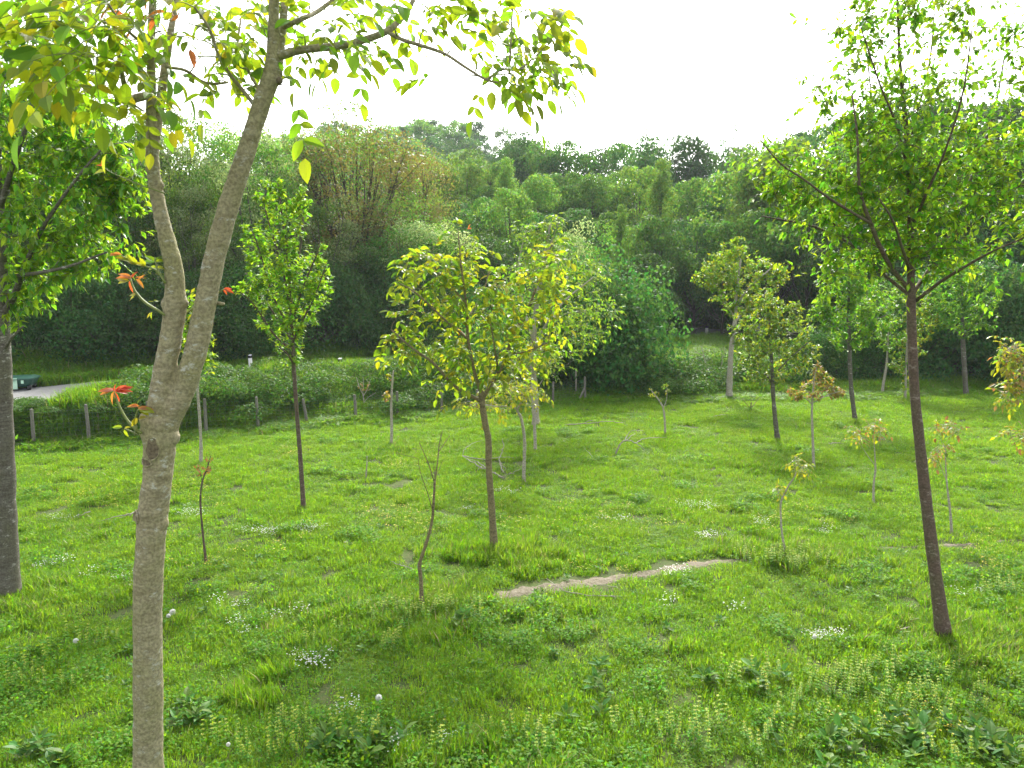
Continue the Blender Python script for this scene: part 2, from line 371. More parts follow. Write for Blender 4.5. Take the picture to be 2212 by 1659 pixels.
# the hard valley side is far away; fold the rim upwards only as terrain() says
V = np.stack([GX, GY, GZ], -1).reshape(-1, 3); nx = len(gx); ny = len(gy)
i, j = np.meshgrid(np.arange(ny - 1), np.arange(nx - 1), indexing='ij'); b = (i * nx + j).ravel()
F = np.stack([b, b + 1, b + nx + 1, b + nx], -1)
cx_, cy_ = V[F[:, 0], 0], V[F[:, 0], 1]
mi = (road_v(cx_, cy_) > 5.5).astype(int)
g = link('ground', np_mesh('ground', V, F, mi, True), None, [MAT['ground'], MAT['hill']]); tag(g, kind='structure')

def surf(x, y):                        # height of the ground sheet itself
    i_ = int(np.clip(np.searchsorted(gx, x) - 1, 0, nx - 2)); j_ = int(np.clip(np.searchsorted(gy, y) - 1, 0, ny - 2))
    a = (x - gx[i_]) / (gx[i_ + 1] - gx[i_]); b_ = (y - gy[j_]) / (gy[j_ + 1] - gy[j_]); z = GZ[j_:j_ + 2, i_:i_ + 2]
    bil = (z[0, 0] * (1 - a) + z[0, 1] * a) * (1 - b_) + (z[1, 0] * (1 - a) + z[1, 1] * a) * b_
    t1 = z[0, 0] + (z[0, 1] - z[0, 0]) * a + (z[1, 1] - z[0, 1]) * b_ if a > b_ else z[0, 0] + (z[1, 1] - z[1, 0]) * a + (z[1, 0] - z[0, 0]) * b_
    return float(max(bil, t1))
def strip(name, pts_l, pts_r, dz, mat, kind='structure', across=4, f=None):
    n = len(pts_l); V = []
    for a, b_ in zip(pts_l, pts_r):
        for k in range(across + 1):
            p = np.asarray(a) * (1 - k / across) + np.asarray(b_) * (k / across)
            V.append((p[0], p[1], surf(p[0], p[1]) + dz - (.02 if name == 'dirt_path' and k in (0, across) else 0)))
    w = across + 1
    F = [(i * w + k, i * w + k + 1, (i + 1) * w + k + 1, (i + 1) * w + k) for i in range(n - 1) for k in range(across)]
    o = link(name, np_mesh(name, V, np.array(F), None, True), None, [mat]); return tag(o, kind=kind)
s = np.linspace(-60, 150, 120)
L_ = [np.array(_ra[:2]) + road_d * q + road_n * (-2.2) for q in s]; R_ = [np.array(_ra[:2]) + road_d * q + road_n * 2.4 for q in s]
strip('road', L_, R_, .012, MAT['asphalt'], across=6)

# trodden path
path_px = [(1035, 1297, 2), (1075, 1287, 8), (1130, 1277, 10), (1190, 1270, 11), (1250, 1262, 11), (1310, 1253, 9), (1370, 1244, 8), (1430, 1233, 8), (1490, 1222, 8), (1550, 1214, 5), (1610, 1210, 3), (1650, 1208, 1)]
path_px2 = [(1850, 1186, 1), (1930, 1183, 2), (2000, 1180, 2), (2050, 1178, 3.2), (2090, 1176, 2), (2150, 1170, 2), (2230, 1165, 2), (2300, 1160, 1)]
PATHS = []
for q, pp in enumerate((path_px, path_px2)):
    c = [gp(a, b_) for a, b_, w in pp]; up = [gp(a, b_ - w) for a, b_, w in pp]; dn = [gp(a, b_ + w) for a, b_, w in pp]
    C = resample(np.array(c), 160); U = resample(np.array(up), 160); D_ = resample(np.array(dn), 160)
    w = np.linalg.norm((U - D_)[:, :2], axis=1) / 2
    U = C + (U - C) * (1.25 + .3 * np.sin(np.arange(160) * .5)[:, None] + R.normal(0, .1, (160, 1))); D_ = C + (D_ - C) * (1.25 + R.normal(0, .14, (160, 1)))
    strip('dirt_path', U[:, :2], D_[:, :2], .008, MAT['dirt'], across=4)
    PATHS.append((C[:, :2], w))

# ------------------------------------------------------------------ scattered ground cover (geometry nodes instances)
def scatter_group():
    ng = bpy.data.node_groups.new('scatter', 'GeometryNodeTree')
    ng.interface.new_socket('Geometry', in_out='INPUT', socket_type='NodeSocketGeometry')
    ng.interface.new_socket('Plants', in_out='INPUT', socket_type='NodeSocketCollection')
    ng.interface.new_socket('Geometry', in_out='OUTPUT', socket_type='NodeSocketGeometry')
    n = ng.nodes; L = ng.links.new
    gi = n.new('NodeGroupInput'); go = n.new('NodeGroupOutput')
    ip = n.new('GeometryNodeInstanceOnPoints'); ci = n.new('GeometryNodeCollectionInfo')
    ci.inputs['Separate Children'].default_value = True; ci.inputs['Reset Children'].default_value = True
    ip.inputs['Pick Instance'].default_value = True
    def attr(nm, ty):
        a = n.new('GeometryNodeInputNamedAttribute'); a.data_type = ty; a.inputs['Name'].default_value = nm; return a
    r = attr('rot', 'FLOAT_VECTOR'); s_ = attr('scl', 'FLOAT_VECTOR'); x = attr('idx', 'INT')
    L(gi.outputs[0], ip.inputs['Points']); L(gi.outputs[1], ci.inputs['Collection']); L(ci.outputs[0], ip.inputs['Instance'])
    L(x.outputs['Attribute'], ip.inputs['Instance Index']); L(r.outputs['Attribute'], ip.inputs['Rotation']); L(s_.outputs['Attribute'], ip.inputs['Scale'])
    L(ip.outputs[0], go.inputs[0]); return ng
SG = scatter_group()
def protos(name, meshes, mats):
    c = bpy.data.collections.new(name)
    for k, me in enumerate(meshes):
        for m in mats: me.materials.append(m)
        o = bpy.data.objects.new(f'{name}_{k:02d}', me); c.objects.link(o)
    return c
def scatter(name, P, rot, scl, idx, coll, label, cat):
    me = bpy.data.meshes.new(name); P = np.asarray(P, np.float32)
    me.vertices.add(len(P)); me.vertices.foreach_set('co', P.ravel())
    a = me.attributes.new('rot', 'FLOAT_VECTOR', 'POINT'); a.data.foreach_set('vector', np.asarray(rot, np.float32).ravel())
    a = me.attributes.new('scl', 'FLOAT_VECTOR', 'POINT'); a.data.foreach_set('vector', np.asarray(scl, np.float32).ravel())
    a = me.attributes.new('idx', 'INT', 'POINT'); a.data.foreach_set('value', np.asarray(idx, np.int32))
    o = link(name, me); md = o.modifiers.new('scatter', 'NODES'); md.node_group = SG
    md[SG.interface.items_tree['Plants'].identifier] = coll
    return tag(o, label, cat, kind='stuff')

def blades(n, rad, h0, h1, w=.006, lean=.45, seg=2, mats=(0,), pw=None):
    r = rad * np.sqrt(R.random(n)); a = R.random(n) * 6.283
    P = np.stack([r * np.cos(a), r * np.sin(a), np.full(n, -.01)], -1); h = R.uniform(h0, h1, n)
    la = R.random(n) * 6.283; ll = R.uniform(.1, lean, n) * h
    d = np.stack([np.cos(la), np.sin(la), np.zeros(n)], -1); sd_ = np.stack([-np.sin(la), np.cos(la), np.zeros(n)], -1)
    up = np.array([0, 0, 1.0]); ww = (w * R.uniform(.7, 1.3, n))[:, None]
    c1 = P + up * (h * .55)[:, None] + d * (ll * .25)[:, None]; c2 = P + up * (h * .96)[:, None] + d * ll[:, None]
    V = np.stack([P - sd_ * ww, P + sd_ * ww, c1 + sd_ * ww * .8, c1 - sd_ * ww * .8, c2], 1).reshape(-1, 3)
    k = np.arange(n)[:, None] * 5
    T = np.concatenate([k + np.array([[0, 1, 2]]), k + np.array([[0, 2, 3]]), k + np.array([[3, 2, 4]])])
    mi = np.tile(R.choice(mats, n, p=pw), 3)
    return V, T, mi
def join(parts):
    V = []; F = []; M = []; n = 0
    for v, f, m in parts:
        V.append(v); F.append(np.asarray(f) + n); M.append(m); n += len(v)
    return np.concatenate(V), np.concatenate(F), np.concatenate(M)
def herb(n, rad, h0, h1, s0, s1, m=0, T=T_FAR, flat=.3):
    """small leaves floating on short stems"""
    r = rad * np.sqrt(R.random(n)); a = R.random(n) * 6.283
    P = np.stack([r * np.cos(a), r * np.sin(a), R.uniform(h0, h1, n)], -1)
    D = norm(np.stack([R.normal(0, 1, n), R.normal(0, 1, n), R.normal(.25, flat, n)], -1)); N = norm(np.stack([R.normal(0, .35, n), R.normal(0, .35, n), np.ones(n)], -1))
    V, F = leaf_arrays(T, P, D, N, R.uniform(s0, s1, n)); return V, F, np.full(len(F), m)

gm = [MAT['grass'], MAT['grass_dark'], MAT['clover'], MAT['dry'], MAT['ygreen']]
short = []
for k in range(6):
    v, f, m = join([blades(190, .17, .035, .095, .0033, .85, mats=(0, 1, 3), pw=(.72, .25, .03)), herb(60, .17, .01, .06, .016, .034, 2)]); short.append(np_mesh('p', v, f, m))
C_SHORT = protos('short_grass', short, gm)
tall = []
for k in range(4):
    v, f, m = join([blades(110, .16, .14, .34, .006, .6, mats=(0, 1, 3), pw=(.5, .44, .06)), herb(40, .16, .02, .16, .03, .06, 2)]); tall.append(np_mesh('p', v, f, m))
C_TALL = protos('tall_grass', tall, gm)
C_BANK = protos('bank_growth', [np_mesh('p', *join([blades(90, .18, .12, .30, .006, .8, mats=(1, 0, 3), pw=(.86, .10, .04)), herb(90, .18, .03, .2, .03, .06, 2)])) for k in range(4)], gm)
herbs = []
for k in range(4):
    v, f, m = join([herb(150, .16, .03, .14, .022, .05, 2), blades(30, .15, .06, .2, .004, .6, mats=(0, 1))]); herbs.append(np_mesh('p', v, f, m))
C_HERB = protos('clover_patch', herbs, gm)

def domain(n, y0, y1, marg=1.12, extra=1.0):
    """random points of the meadow that the camera could see, evenly over the ground"""
    y = y0 + (y1 - y0) * R.random(n * 2); wmax = (.70 * y1 * marg + extra); x = R.uniform(-wmax, wmax, n * 2)
    k = (np.abs(x) < .70 * y * marg + extra); x, y = x[k][:n], y[k][:n]; return x, y
def off_path(x, y, f=1.0):
    ok = np.ones(len(x), bool)
    for C, w in PATHS:
        d = np.sqrt((x[:, None] - C[None, :, 0]) ** 2 + (y[:, None] - C[None, :, 1]) ** 2); j = d.argmin(1)
        ok &= d[np.arange(len(x)), j] > w[j] * f * 1.3 + R.uniform(.02, .17, len(x)) * (w[j] > .05)
    return ok
def noise2(x, y, s, seed=0):
    r = np.random.default_rng(seed); o = 0; a = 0
    for k in range(9):
        th = r.random() * 6.283; fr_ = s * (1.25 ** k); am = 1 / (1 + .25 * k)
        o = o + am * np.sin(fr_ * (x * math.cos(th) + y * math.sin(th)) + r.random() * 6.283); a += am
    return o / a * 1.8
def place(x, y, s, tilt=.12, dz=0.0, sz=None):
    n = len(x); P = np.stack([x, y, terrain(x, y) + dz], -1)
    rot = np.stack([R.normal(0, tilt, n), R.normal(0, tilt, n), R.random(n) * 6.283], -1)
    s = np.broadcast_to(s, (n,)) * R.uniform(.8, 1.2, n); sz = s if sz is None else s * sz
    return P, rot, np.stack([s, s, sz], -1)
def cat_(L): return [np.concatenate(a) for a in zip(*L)]

bands = []
for y0, y1, dens, sc_ in ((2.5, 8, 52, .95), (8, 13, 40, 1.0), (13, 20, 28, 1.15), (20, 30, 18, 1.35)):
    area = (y1 - y0) * (.70 * (y0 + y1) * 1.12 + 2.0); x, y = domain(int(area * dens), y0, y1)
    k = (y < edge_y(x) + .6) & off_path(x, y); x, y = x[k], y[k]
    nz = noise2(x, y, 2.1, 3) + .5 * noise2(x, y, 6, 4)
    bands.append(place(x, y, sc_, sz=np.clip(.95 + .42 * nz, .35, 2.0)))
P, rot, scl = cat_(bands)
scatter('grass', P, rot, scl, R.integers(0, 6, len(P)), C_SHORT, 'short bright green meadow grass covering the field', 'grass')
# lusher tufts in patches and at the far margin
x, y = domain(16000, 3, 28); nz = noise2(x, y, 1.5, 11) + .7 * noise2(x, y, 4.2, 12); u = y - edge_y(x)
near = np.clip((9.5 - y) / 4, 0, 1)
k = ((nz > 1.2 - .4 * near) & (u < 0) & (R.random(len(x)) < .8)) & off_path(x, y, 1.3); bands = [place(x[k], y[k], .6 + .14 * near[k], sz=np.clip(.55 + .3 * nz[k], .4, 1.3))]
for (px, py, rr, n, hs_) in ((1090, 1206, .5, 60, .8), (910, 1318, .45, 40, .6), (150, 1150, .6, 40, .5), (40, 1300, .6, 60, .7), (2060, 1385, .6, 50, .7), (2150, 1400, .8, 50, .6), (1695, 1205, .7, 70, .7), (870, 970, .6, 40, .6), (1240, 1000, .6, 20, .5), (1160, 915, .7, 40, .7), (1010, 1320, .7, 40, .7), (780, 1330, .7, 40, .7), (1660, 1010, .8, 50, .7), (1840, 915, .8, 30, .7), (820, 960, 1.1, 50, .6)):
    c = gp(px, py); xx = c[0] + R.normal(0, rr, n) * .8; yy = c[1] + R.normal(0, rr, n) * .6; k = off_path(xx, yy, 1.2); bands.append(place(xx[k], yy[k], .8, sz=hs_))
P, rot, scl = cat_(bands)
scatter('tall_grass', P, rot, scl, R.integers(0, 4, len(P)), C_TALL, 'taller lush grass tufts standing up out of the meadow', 'grass')
x, y = domain(20000, 2.5, 22); nz = noise2(x, y, 1.9, 21) + .6 * noise2(x, y, 5, 22)
near = np.clip((11 - y) / 5, 0, 1); k = (nz > .85 - .7 * near) & (y < edge_y(x)) & off_path(x, y, 1.3) & (R.random(len(x)) < .5)
P, rot, scl = place(x[k], y[k], .9, sz=.95); scatter('clover', P, rot, scl, R.integers(0, 4, len(P)), C_HERB, 'patches of small leafed clover and herbs among the grass', 'clover')

# rank growth along the fence and on the bank up to the road
x = R.uniform(-26, 34, 52000); y = edge_y(x) + R.uniform(-.7, 22, 52000) * R.random(52000) ** .9
v = road_v(x, y); k = (v < -2.3) & (np.abs(x) < .8 * y + 2); x, y, v = x[k], y[k], v[k]; u = y - edge_y(x)
nz = noise2(x, y, 1.6, 31); xa, xb = plane_pt(85, 858, ROAD_Z)[0], plane_pt(240, 850, ROAD_Z)[0]
shoulder = sstep(-5.5, -3.2, v); gapx = sstep(xa - .5, xa, x) * (1 - sstep(xb, xb + .5, x))
hz_ = np.clip(.75 + .3 * nz, .5, 1.4) * (.38 + .7 * sstep(.5, 1.3, u)) * (1 + .55 * shoulder * (1 - gapx)) * (1 - .8 * shoulder * gapx) * (1 - .35 * gapx) * (1 - .35 * (x > 4) * (u > 6))
P, rot, scl = place(x, y, 1.5, sz=hz_)
scatter('bank_grass', P, rot, scl, R.integers(0, 4, len(P)), C_BANK, 'rank green grass along the fence and up the road bank', 'grass')
# verge beyond the road
q = R.uniform(-40, 95, 7000); w = 2.6 + R.random(7000) ** 1.4 * 2.6
XY = np.array(_ra[:2])[None] + road_d[None] * q[:, None] + road_n[None] * w[:, None]
P, rot, scl = place(XY[:, 0], XY[:, 1], 1.7, sz=.75); scatter('verge_grass', P, rot, scl, R.integers(0, 4, len(P)), C_BANK, 'grass verge on the far side of the road', 'grass')

# small flowers
def disc_flower(n, rad, h0, h1, s, m):
    r = rad * np.sqrt(R.random(n)); a = R.random(n) * 6.283; P = np.stack([r * np.cos(a), r * np.sin(a), R.uniform(h0, h1, n)], -1)
    parts = []
    for q in range(5):
        th = a + q * 6.283 / 5; D = np.stack([np.cos(th), np.sin(th), np.full(n, .25)], -1); N = np.stack([R.normal(0, .2, n), R.normal(0, .2, n), np.ones(n)], -1)
        V, F = leaf_arrays(T_FAR, P, D, N, np.full(n, s)); parts.append((V, F, np.full(len(F), m)))
    v, f, mm = blades(n, .001, .05, .06, .0015, .1); base = np.repeat(np.stack([P[:, 0], P[:, 1], np.zeros(n)], -1), 5, axis=0)
    v = v + base; parts.append((v, f, np.full(len(f), 1))); return join(parts)
def crosswort(n, rad):
    parts = []
    for _ in range(n):
        r = rad * math.sqrt(R.random()); a = R.random() * 6.283; h = R.uniform(.14, .27); b0 = np.array([r * math.cos(a), r * math.sin(a), 0])
        tip = b0 + np.array([R.normal(0, .02), R.normal(0, .02), h])
        w_ = Wood(); w_.tube([b0, (b0 + tip) / 2, tip], [.0022, .002, .0012], 3); tri = np.concatenate(w_.F); tri = np.concatenate([tri[:, :3], tri[:, [0, 2, 3]]])
        parts.append((np.concatenate(w_.V), tri, np.full(len(tri), 1)))
        for q in range(6):
            c = b0 + (tip - b0) * (.3 + .14 * q); ns = 5; th = R.random() * 6 + np.arange(ns) * 1.256
            D = np.stack([np.cos(th), np.sin(th), np.full(ns, .3)], -1); N = np.tile([0, 0, 1.0], (ns, 1)) + R.normal(0, .2, (ns, 3))
            V, F = leaf_arrays(T_FAR, np.tile(c, (ns, 1)), D, N, np.full(ns, .028 - .002 * q)); parts.append((V, F, np.full(len(F), 1)))
            if q > 1:
                V, F = leaf_arrays(T_FAR, np.tile(c + np.array([0, 0, .006]), (ns, 1)), D + R.normal(0, .3, (ns, 3)), N, np.full(ns, .014)); parts.append((V, F, np.full(len(F), 0)))
    return join(parts)
fl = [np_mesh('f', *disc_flower(9, .13, .07, .13, .011, 0)) for _ in range(3)]
C_BUTTER = protos('buttercup_patch', fl, [MAT['yellow'], MAT['grass']])
fl = [np_mesh('f', *disc_flower(26, .14, .05, .12, .010, 0)) for _ in range(3)]
C_WHITE = protos('white_flower_patch', fl, [MAT['white'], MAT['grass']])
fl = [np_mesh('f', *crosswort(5, .15)) for _ in range(4)]
C_CROSS = protos('crosswort', fl, [MAT['ygreen'], MAT['clover']])
def clusters(lst, dz=0.0, s=1.0, k_=1.0):
    X = []; Y = []
    for px, py, rx, ry, n in lst:
        n = max(1, int(round(n * k_)))
        ppx = px + R.normal(0, rx / 2, n); ppy = py + R.normal(0, ry / 2, n)
        for a, b_ in zip(ppx, ppy):
            c = gp(a, b_); X.append(c[0]); Y.append(c[1])
    return place(np.array(X), np.array(Y), s, dz=dz)
P, rot, scl = clusters([(620, 985, 35, 10, 22), (860, 1010, 45, 16, 24), (190, 1080, 90, 25, 34), (150, 1030, 60, 12, 14), (380, 1060, 120, 40, 30), (1180, 1120, 400, 60, 60), (860, 1120, 120, 60, 30), (1550, 940, 160, 20, 24), (1900, 935, 120, 20, 22), (1700, 1120, 300, 50, 40), (2120, 835, 70, 12, 14), (930, 985, 60, 25, 12), (1300, 1230, 160, 20, 12), (500, 1200, 300, 60, 20), (2150, 1200, 60, 60, 14), (1990, 1560, 120, 60, 8)], .0, 1.0)
scatter('buttercups', P, rot, scl, R.integers(0, 3, len(P)), C_BUTTER, 'small yellow buttercups dotted over the meadow', 'flowers')
P, rot, scl = clusters([(560, 1157, 45, 6, 12), (675, 1149, 55, 6, 13), (1503, 1099, 42, 6, 11), (1530, 1168, 38, 5, 8), (430, 1112, 50, 12, 11), (110, 1225, 45, 8, 6), (1790, 1383, 50, 7, 9), (570, 1345, 80, 25, 12), (760, 1530, 50, 20, 5), (670, 1440, 60, 14, 9), (1460, 1240, 60, 8, 7), (1790, 1155, 40, 6, 5), (1090, 1068, 30, 4, 5), (1000, 1105, 60, 8, 4), (1340, 1130, 60, 10, 4), (250, 1250, 80, 12, 6), (1570, 1300, 200, 50, 4), (2060, 1290, 60, 10, 3), (880, 1610, 200, 30, 5), (140, 1130, 40, 5, 6), (1640, 1135, 60, 6, 4)], .02, .9, .6)
scatter('white_flowers', P, rot, scl, R.integers(0, 3, len(P)), C_WHITE, 'white flowering patches low in the meadow', 'flowers')
P, rot, scl = clusters([(1700, 1215, 110, 22, 40), (1870, 1480, 230, 60, 40), (2060, 1560, 160, 70, 14), (560, 1610, 120, 40, 12), (740, 1590, 90, 60, 8), (1150, 1620, 180, 40, 8), (1400, 1600, 200, 60, 8), (1700, 1600, 200, 60, 8), (900, 1330, 100, 16, 14), (130, 1420, 160, 60, 8), (60, 1500, 60, 60, 4), (2140, 1300, 80, 60, 6), (700, 1390, 160, 50, 6), (1150, 1330, 200, 30, 6)], 0, 1.0, .6)
scatter('crosswort', P, rot, scl, R.integers(0, 4, len(P)), C_CROSS, 'upright herbs with yellow green flower whorls among the grass', 'wild flowers')

# broad leaved weeds
def rosette(n, s0, s1, h):
    th = R.random(n) * 6.283; el = R.uniform(.15, 1.1, n)
    D = np.stack([np.cos(th) * np.cos(el), np.sin(th) * np.cos(el), np.sin(el)], -1); P = D * .02 + np.stack([np.zeros(n), np.zeros(n), R.uniform(0, h, n)], -1)
    N = np.stack([-np.cos(th) * .6, -np.sin(th) * .6, np.ones(n)], -1); V, F = leaf_arrays(T_HERO, P, D, N, R.uniform(s0, s1, n)); return V, F, np.zeros(len(F), int)
C_WEED = protos('weed', [np_mesh('w', *rosette(16, .05, .115, .12)) for _ in range(4)], [MAT['weed']])
x, y = domain(380, 3.5, 11); k = (noise2(x, y, 1.7, 41) > .1); x, y = x[k], y[k]
P1 = place(x, y, .6, sz=.9); P2 = clusters([(1960, 1600, 190, 60, 26), (2130, 1640, 80, 50, 14), (430, 1560, 60, 30, 8), (1000, 1355, 16, 8, 4), (90, 1640, 90, 30, 8), (760, 1630, 120, 30, 10), (1600, 1480, 120, 30, 7), (1290, 1520, 90, 60, 6)], 0, 1.0)
P, rot, scl = cat_([P1, P2]); scatter('weeds', P, rot, scl, R.integers(0, 4, len(P)), C_WEED, 'broad leaved weeds with glossy leaves in the foreground grass', 'weeds')

# bramble thickets on the bank
def mound(n, rx, ry, rz, s0, s1, lump=9, T=T_MID):
    cs = np.stack([R.uniform(-.75, .75, lump) * rx, R.uniform(-.75, .75, lump) * ry, R.uniform(.1, .7, lump) * rz], -1); rr = R.uniform(.32, .55, lump)
    k = R.integers(0, lump, n); d = norm(R.normal(0, 1, (n, 3))); d[:, 2] = np.abs(d[:, 2]) * .9 - .1; d = norm(d)
    q = R.uniform(.8, 1.08, n)[:, None]; P = cs[k] + d * np.array([rx, ry, rz]) * rr[k][:, None] * q
    N = norm(d + R.normal(0, .45, (n, 3))); D = norm(np.cross(N, R.normal(0, 1, (n, 3)))); P[:, 2] = np.maximum(P[:, 2], .02)
    return P, D, N, R.uniform(s0, s1, n)
C_BRAM = protos('bramble', [leaf_mesh('b', T_MID, *mound(4200, 1.3, 1.0, .85, .05, .1)) for _ in range(4)], [MAT['bramble']])
X = []; Y = []; S = []; Z = []
for px, Yd, sc_, zz in [(60, 18.0, .7, .35), (200, 18.2, .7, .4), (290, 18.8, 1.0, .8), (390, 19.3, 1.1, .95), (470, 20, 1.1, .95), (560, 20.3, 1.1, .9), (640, 21, 1.0, .85), (710, 21.5, .9, .55), (800, 22.5, 1.2, 1.25), (880, 23.5, 1.3, 1.4), (960, 24, 1.3, 1.35), (770, 24, 1.1, .9), (850, 21.6, 1.0, .7), (1040, 24.5, 1.3, 1.3), (1120, 25.5, 1.3, 1.3), (1390, 25.8, 1.3, 1.2), (1450, 26.2, 1.4, 1.3), (1520, 26.6, 1.4, 1.35), (1590, 27, 1.5, 1.4), (1660, 27.2, 1.5, 1.5), (1730, 27.5, 1.6, 1.7), (120, 17.8, .7, .35), (262, 18.9, .9, .7), (350, 19.4, 1.0, .9), (430, 19.9, 1.0, .95), (520, 20.6, 1.0, .9), (600, 21, 1.0, .9), (680, 21.6, 1.0, .9), (735, 22.2, .9, .55), (560, 22.3, 1.1, .9), (620, 22.8, 1.1, .9), (460, 21.3, 1.1, .85), (380, 20.2, 1.0, .8), (670, 23.2, 1.0, .7), (840, 23.6, 1.2, 1.15), (920, 22.6, 1.1, 1.0), (910, 25, 1.2, 1.3), (1000, 25.5, 1.2, 1.3), (380, 20.6, 1.0, .8), (500, 21.6, 1.0, .75), (-60, 17.6, .8, .5), (10, 17.4, .7, .4), (1000, 22.8, 1.0, .8), (1080, 23.6, 1.0, .8), (1420, 25, .9, .8), (1500, 25.2, 1.0, .8), (1330, 25.5, 1.1, .8)]:
    p = at(px, 800, Yd); X.append(p[0]); Y.append(Yd); S.append(sc_); Z.append(zz / sc_)
P, rot, scl = place(np.array(X), np.array(Y), np.array(S), .04, sz=np.array(Z)); scatter('brambles', P, rot, scl, R.integers(0, 4, len(P)), C_BRAM, 'dark bramble thicket mounded behind the wire fence', 'brambles')
# ------------------------------------------------------------------ thin haze in the valley air
hm, ht = newmat('valley_haze'); pv = ht.nodes.new('ShaderNodeVolumePrincipled'); pv.inputs['Density'].default_value = 0.0005; pv.inputs['Color'].default_value = (.86, .93, 1.0, 1); pv.inputs['Anisotropy'].default_value = 0.0
ho = ht.nodes.new('ShaderNodeOutputMaterial'); ht.links.new(pv.outputs[0], ho.inputs['Volume'])
hv8 = [(x, y, z) for z in (-3.0, 64.0) for x, y in ((-440, -80), (440, -80), (440, 640), (-440, 640))]
hz = link('haze', np_mesh('haze', hv8, np.array([(0, 3, 2, 1), (4, 5, 6, 7), (0, 1, 5, 4), (1, 2, 6, 5), (2, 3, 7, 6), (3, 0, 4, 7)])), None, [hm]); tag(hz, kind='stuff')
SC.cycles.volume_bounces = 0
# ------------------------------------------------------------------ tree builder
LEAF_ME = {}
def leaf_obj_mesh(mat, kind='hero'):
    k = (mat, kind)
    if k not in LEAF_ME:
        T = {'hero': T_HERO, 'long': tmpl_leaf(.34, .1, .25, 4), 'round': tmpl_leaf(.6, .08, .15, 4)}[kind]
        me = np_mesh('leaf', T[0], T[1]); me.materials.append(MAT[mat]); LEAF_ME[k] = me
    return LEAF_ME[k]
class Tree:
    def __init__(s, name, base, label, cat='tree', group=None, bark='bark_wal', leafmats=('wal',), tmpl='hero'):
        s.base = np.array(base, float); s.root = empty(name, base, label, cat, group)
        s.bark = bark; s.lm = list(leafmats); s.tmpl = tmpl; s.Y = s.base[1]
        s.trunk = Wood(); s.branches = []; s.twigs = Wood(); s.skel = []; s.skr = []
        s.lp = [[] for _ in range(5)]
    def line(s, pts, dY=0.0, n=None):
        """pixel polyline (px, py, half width px[, extra depth]) -> points, radii"""
        P = []; r = []
        for q in pts:
            Y = s.Y + (q[3] if len(q) > 3 else dY); P.append(at(q[0], q[1], Y)); r.append(q[2] / FPX * Y)
        n = n or max(4, len(pts) * 4); P = resample(np.array(P), n); r = np.interp(np.linspace(0, len(pts) - 1, n), range(len(pts)), r)
        return P, r
    def add(s, P, r, part='branch', seg=8):
        w = s.trunk if part == 'trunk' else Wood()
        if part == 'trunk': r = r * (1 + .4 * np.exp(-np.abs(P[:, 2] - P[0, 2]) / .1) + .12 * np.exp(-np.abs(P[:, 2] - P[0, 2]) / .4))
        if part == 'twig': s.twigs.tube(P - s.base, r, 4)
        else:
            w.tube(P - s.base, r, seg)
            if part == 'branch': s.branches.append(w)
        s.skel.append(P); s.skr.append(r)
    def attach(s, tip, rise=.35):
        A = np.concatenate(s.skel); Rr = np.concatenate(s.skr)
        d = tip - A; h = np.linalg.norm(d[:, :2], axis=1); dist = np.linalg.norm(d, axis=1)
        c = dist + 2.0 * np.maximum(0, A[:, 2] + rise * h - tip[2]); k = c.argmin(); return A[k], Rr[k]
    def shoot(s, a, b, r, sag=0.12, n=6, part='twig', seg=6):
        L = np.linalg.norm(b - a); c = (a + b) / 2 + np.array([0, 0, sag * L]) + R.normal(0, .07 * L, 3)
        P = bez(a, c, b, n); P[1:-1] += R.normal(0, .012 * L, (n - 2, 3)); rr = np.linspace(r, max(r * .3, .0012), n); s.add(P, rr, part, seg); return P
    def leaf(s, P, D, N, S, M):
        P = np.atleast_2d(P); n = len(P)
        for k, v in enumerate((P, np.broadcast_to(D, P.shape), np.broadcast_to(N, P.shape), np.broadcast_to(S, (n,)), np.broadcast_to(M, (n,)))): s.lp[k].append(np.array(v))
    def compound(s, a, d, pairs, size, mats, droop=.35, stem=None):
        """a walnut leaf: stalk, pairs of leaflets and one at the end"""
        d = norm(d); L = size * (pairs * .62 + .7); up = np.array([0, 0, 1.0])
        ts = np.linspace(0, 1, pairs + 3); P = a + d * (ts * L)[:, None] - up * (droop * L * ts ** 2)[:, None]
        s.twigs.tube(P - s.base, np.linspace(.0028, .0012, len(P)), 3)
        side = norm(np.cross(d, up + R.normal(0, .25, 3))); nn = norm(np.cross(side, d)); nn = nn if nn[2] > 0 else -nn
        for k in range(pairs):
            q = P[2 + k]; tg = norm(P[3 + k] - P[1 + k]) if 3 + k < len(P) else d
            for sg in (-1, 1):
                D = norm(tg * .45 + side * sg + R.normal(0, .16, 3) - up * R.uniform(0, .6)); s.leaf(q, D, norm(nn + R.normal(0, .25, 3)), size * R.uniform(.75, 1.1) * (.75 + .12 * k), R.choice(mats))
        s.leaf(P[-1], norm(norm(P[-1] - P[-2]) + R.normal(0, .12, 3) - up * .15), norm(nn + R.normal(0, .2, 3)), size * 1.15, R.choice(mats))
    def simple(s, P, n, size, mats, down=.45, spread=.9, pw=None):
        """n simple leaves along a twig"""
        t = np.sort(R.uniform(.12, 1, n)); i = t * (len(P) - 1); k = np.minimum(i.astype(int), len(P) - 2); f = (i - k)[:, None]
        Q = P[k] * (1 - f) + P[k + 1] * f; tg = norm(P[k + 1] - P[k]); rnd = norm(np.cross(tg, R.normal(0, 1, (n, 3))))
        D = norm(tg * .5 + rnd * spread + np.array([0, 0, -down]) * R.uniform(.2, 1.5, (n, 1))); N = norm(R.normal(0, .45, (n, 3)) + np.array([0, 0, 1.0]) + .3 * rnd)
        s.leaf(Q, D, N, size * R.uniform(.6, 1.15, n), R.choice(mats, n, p=pw))
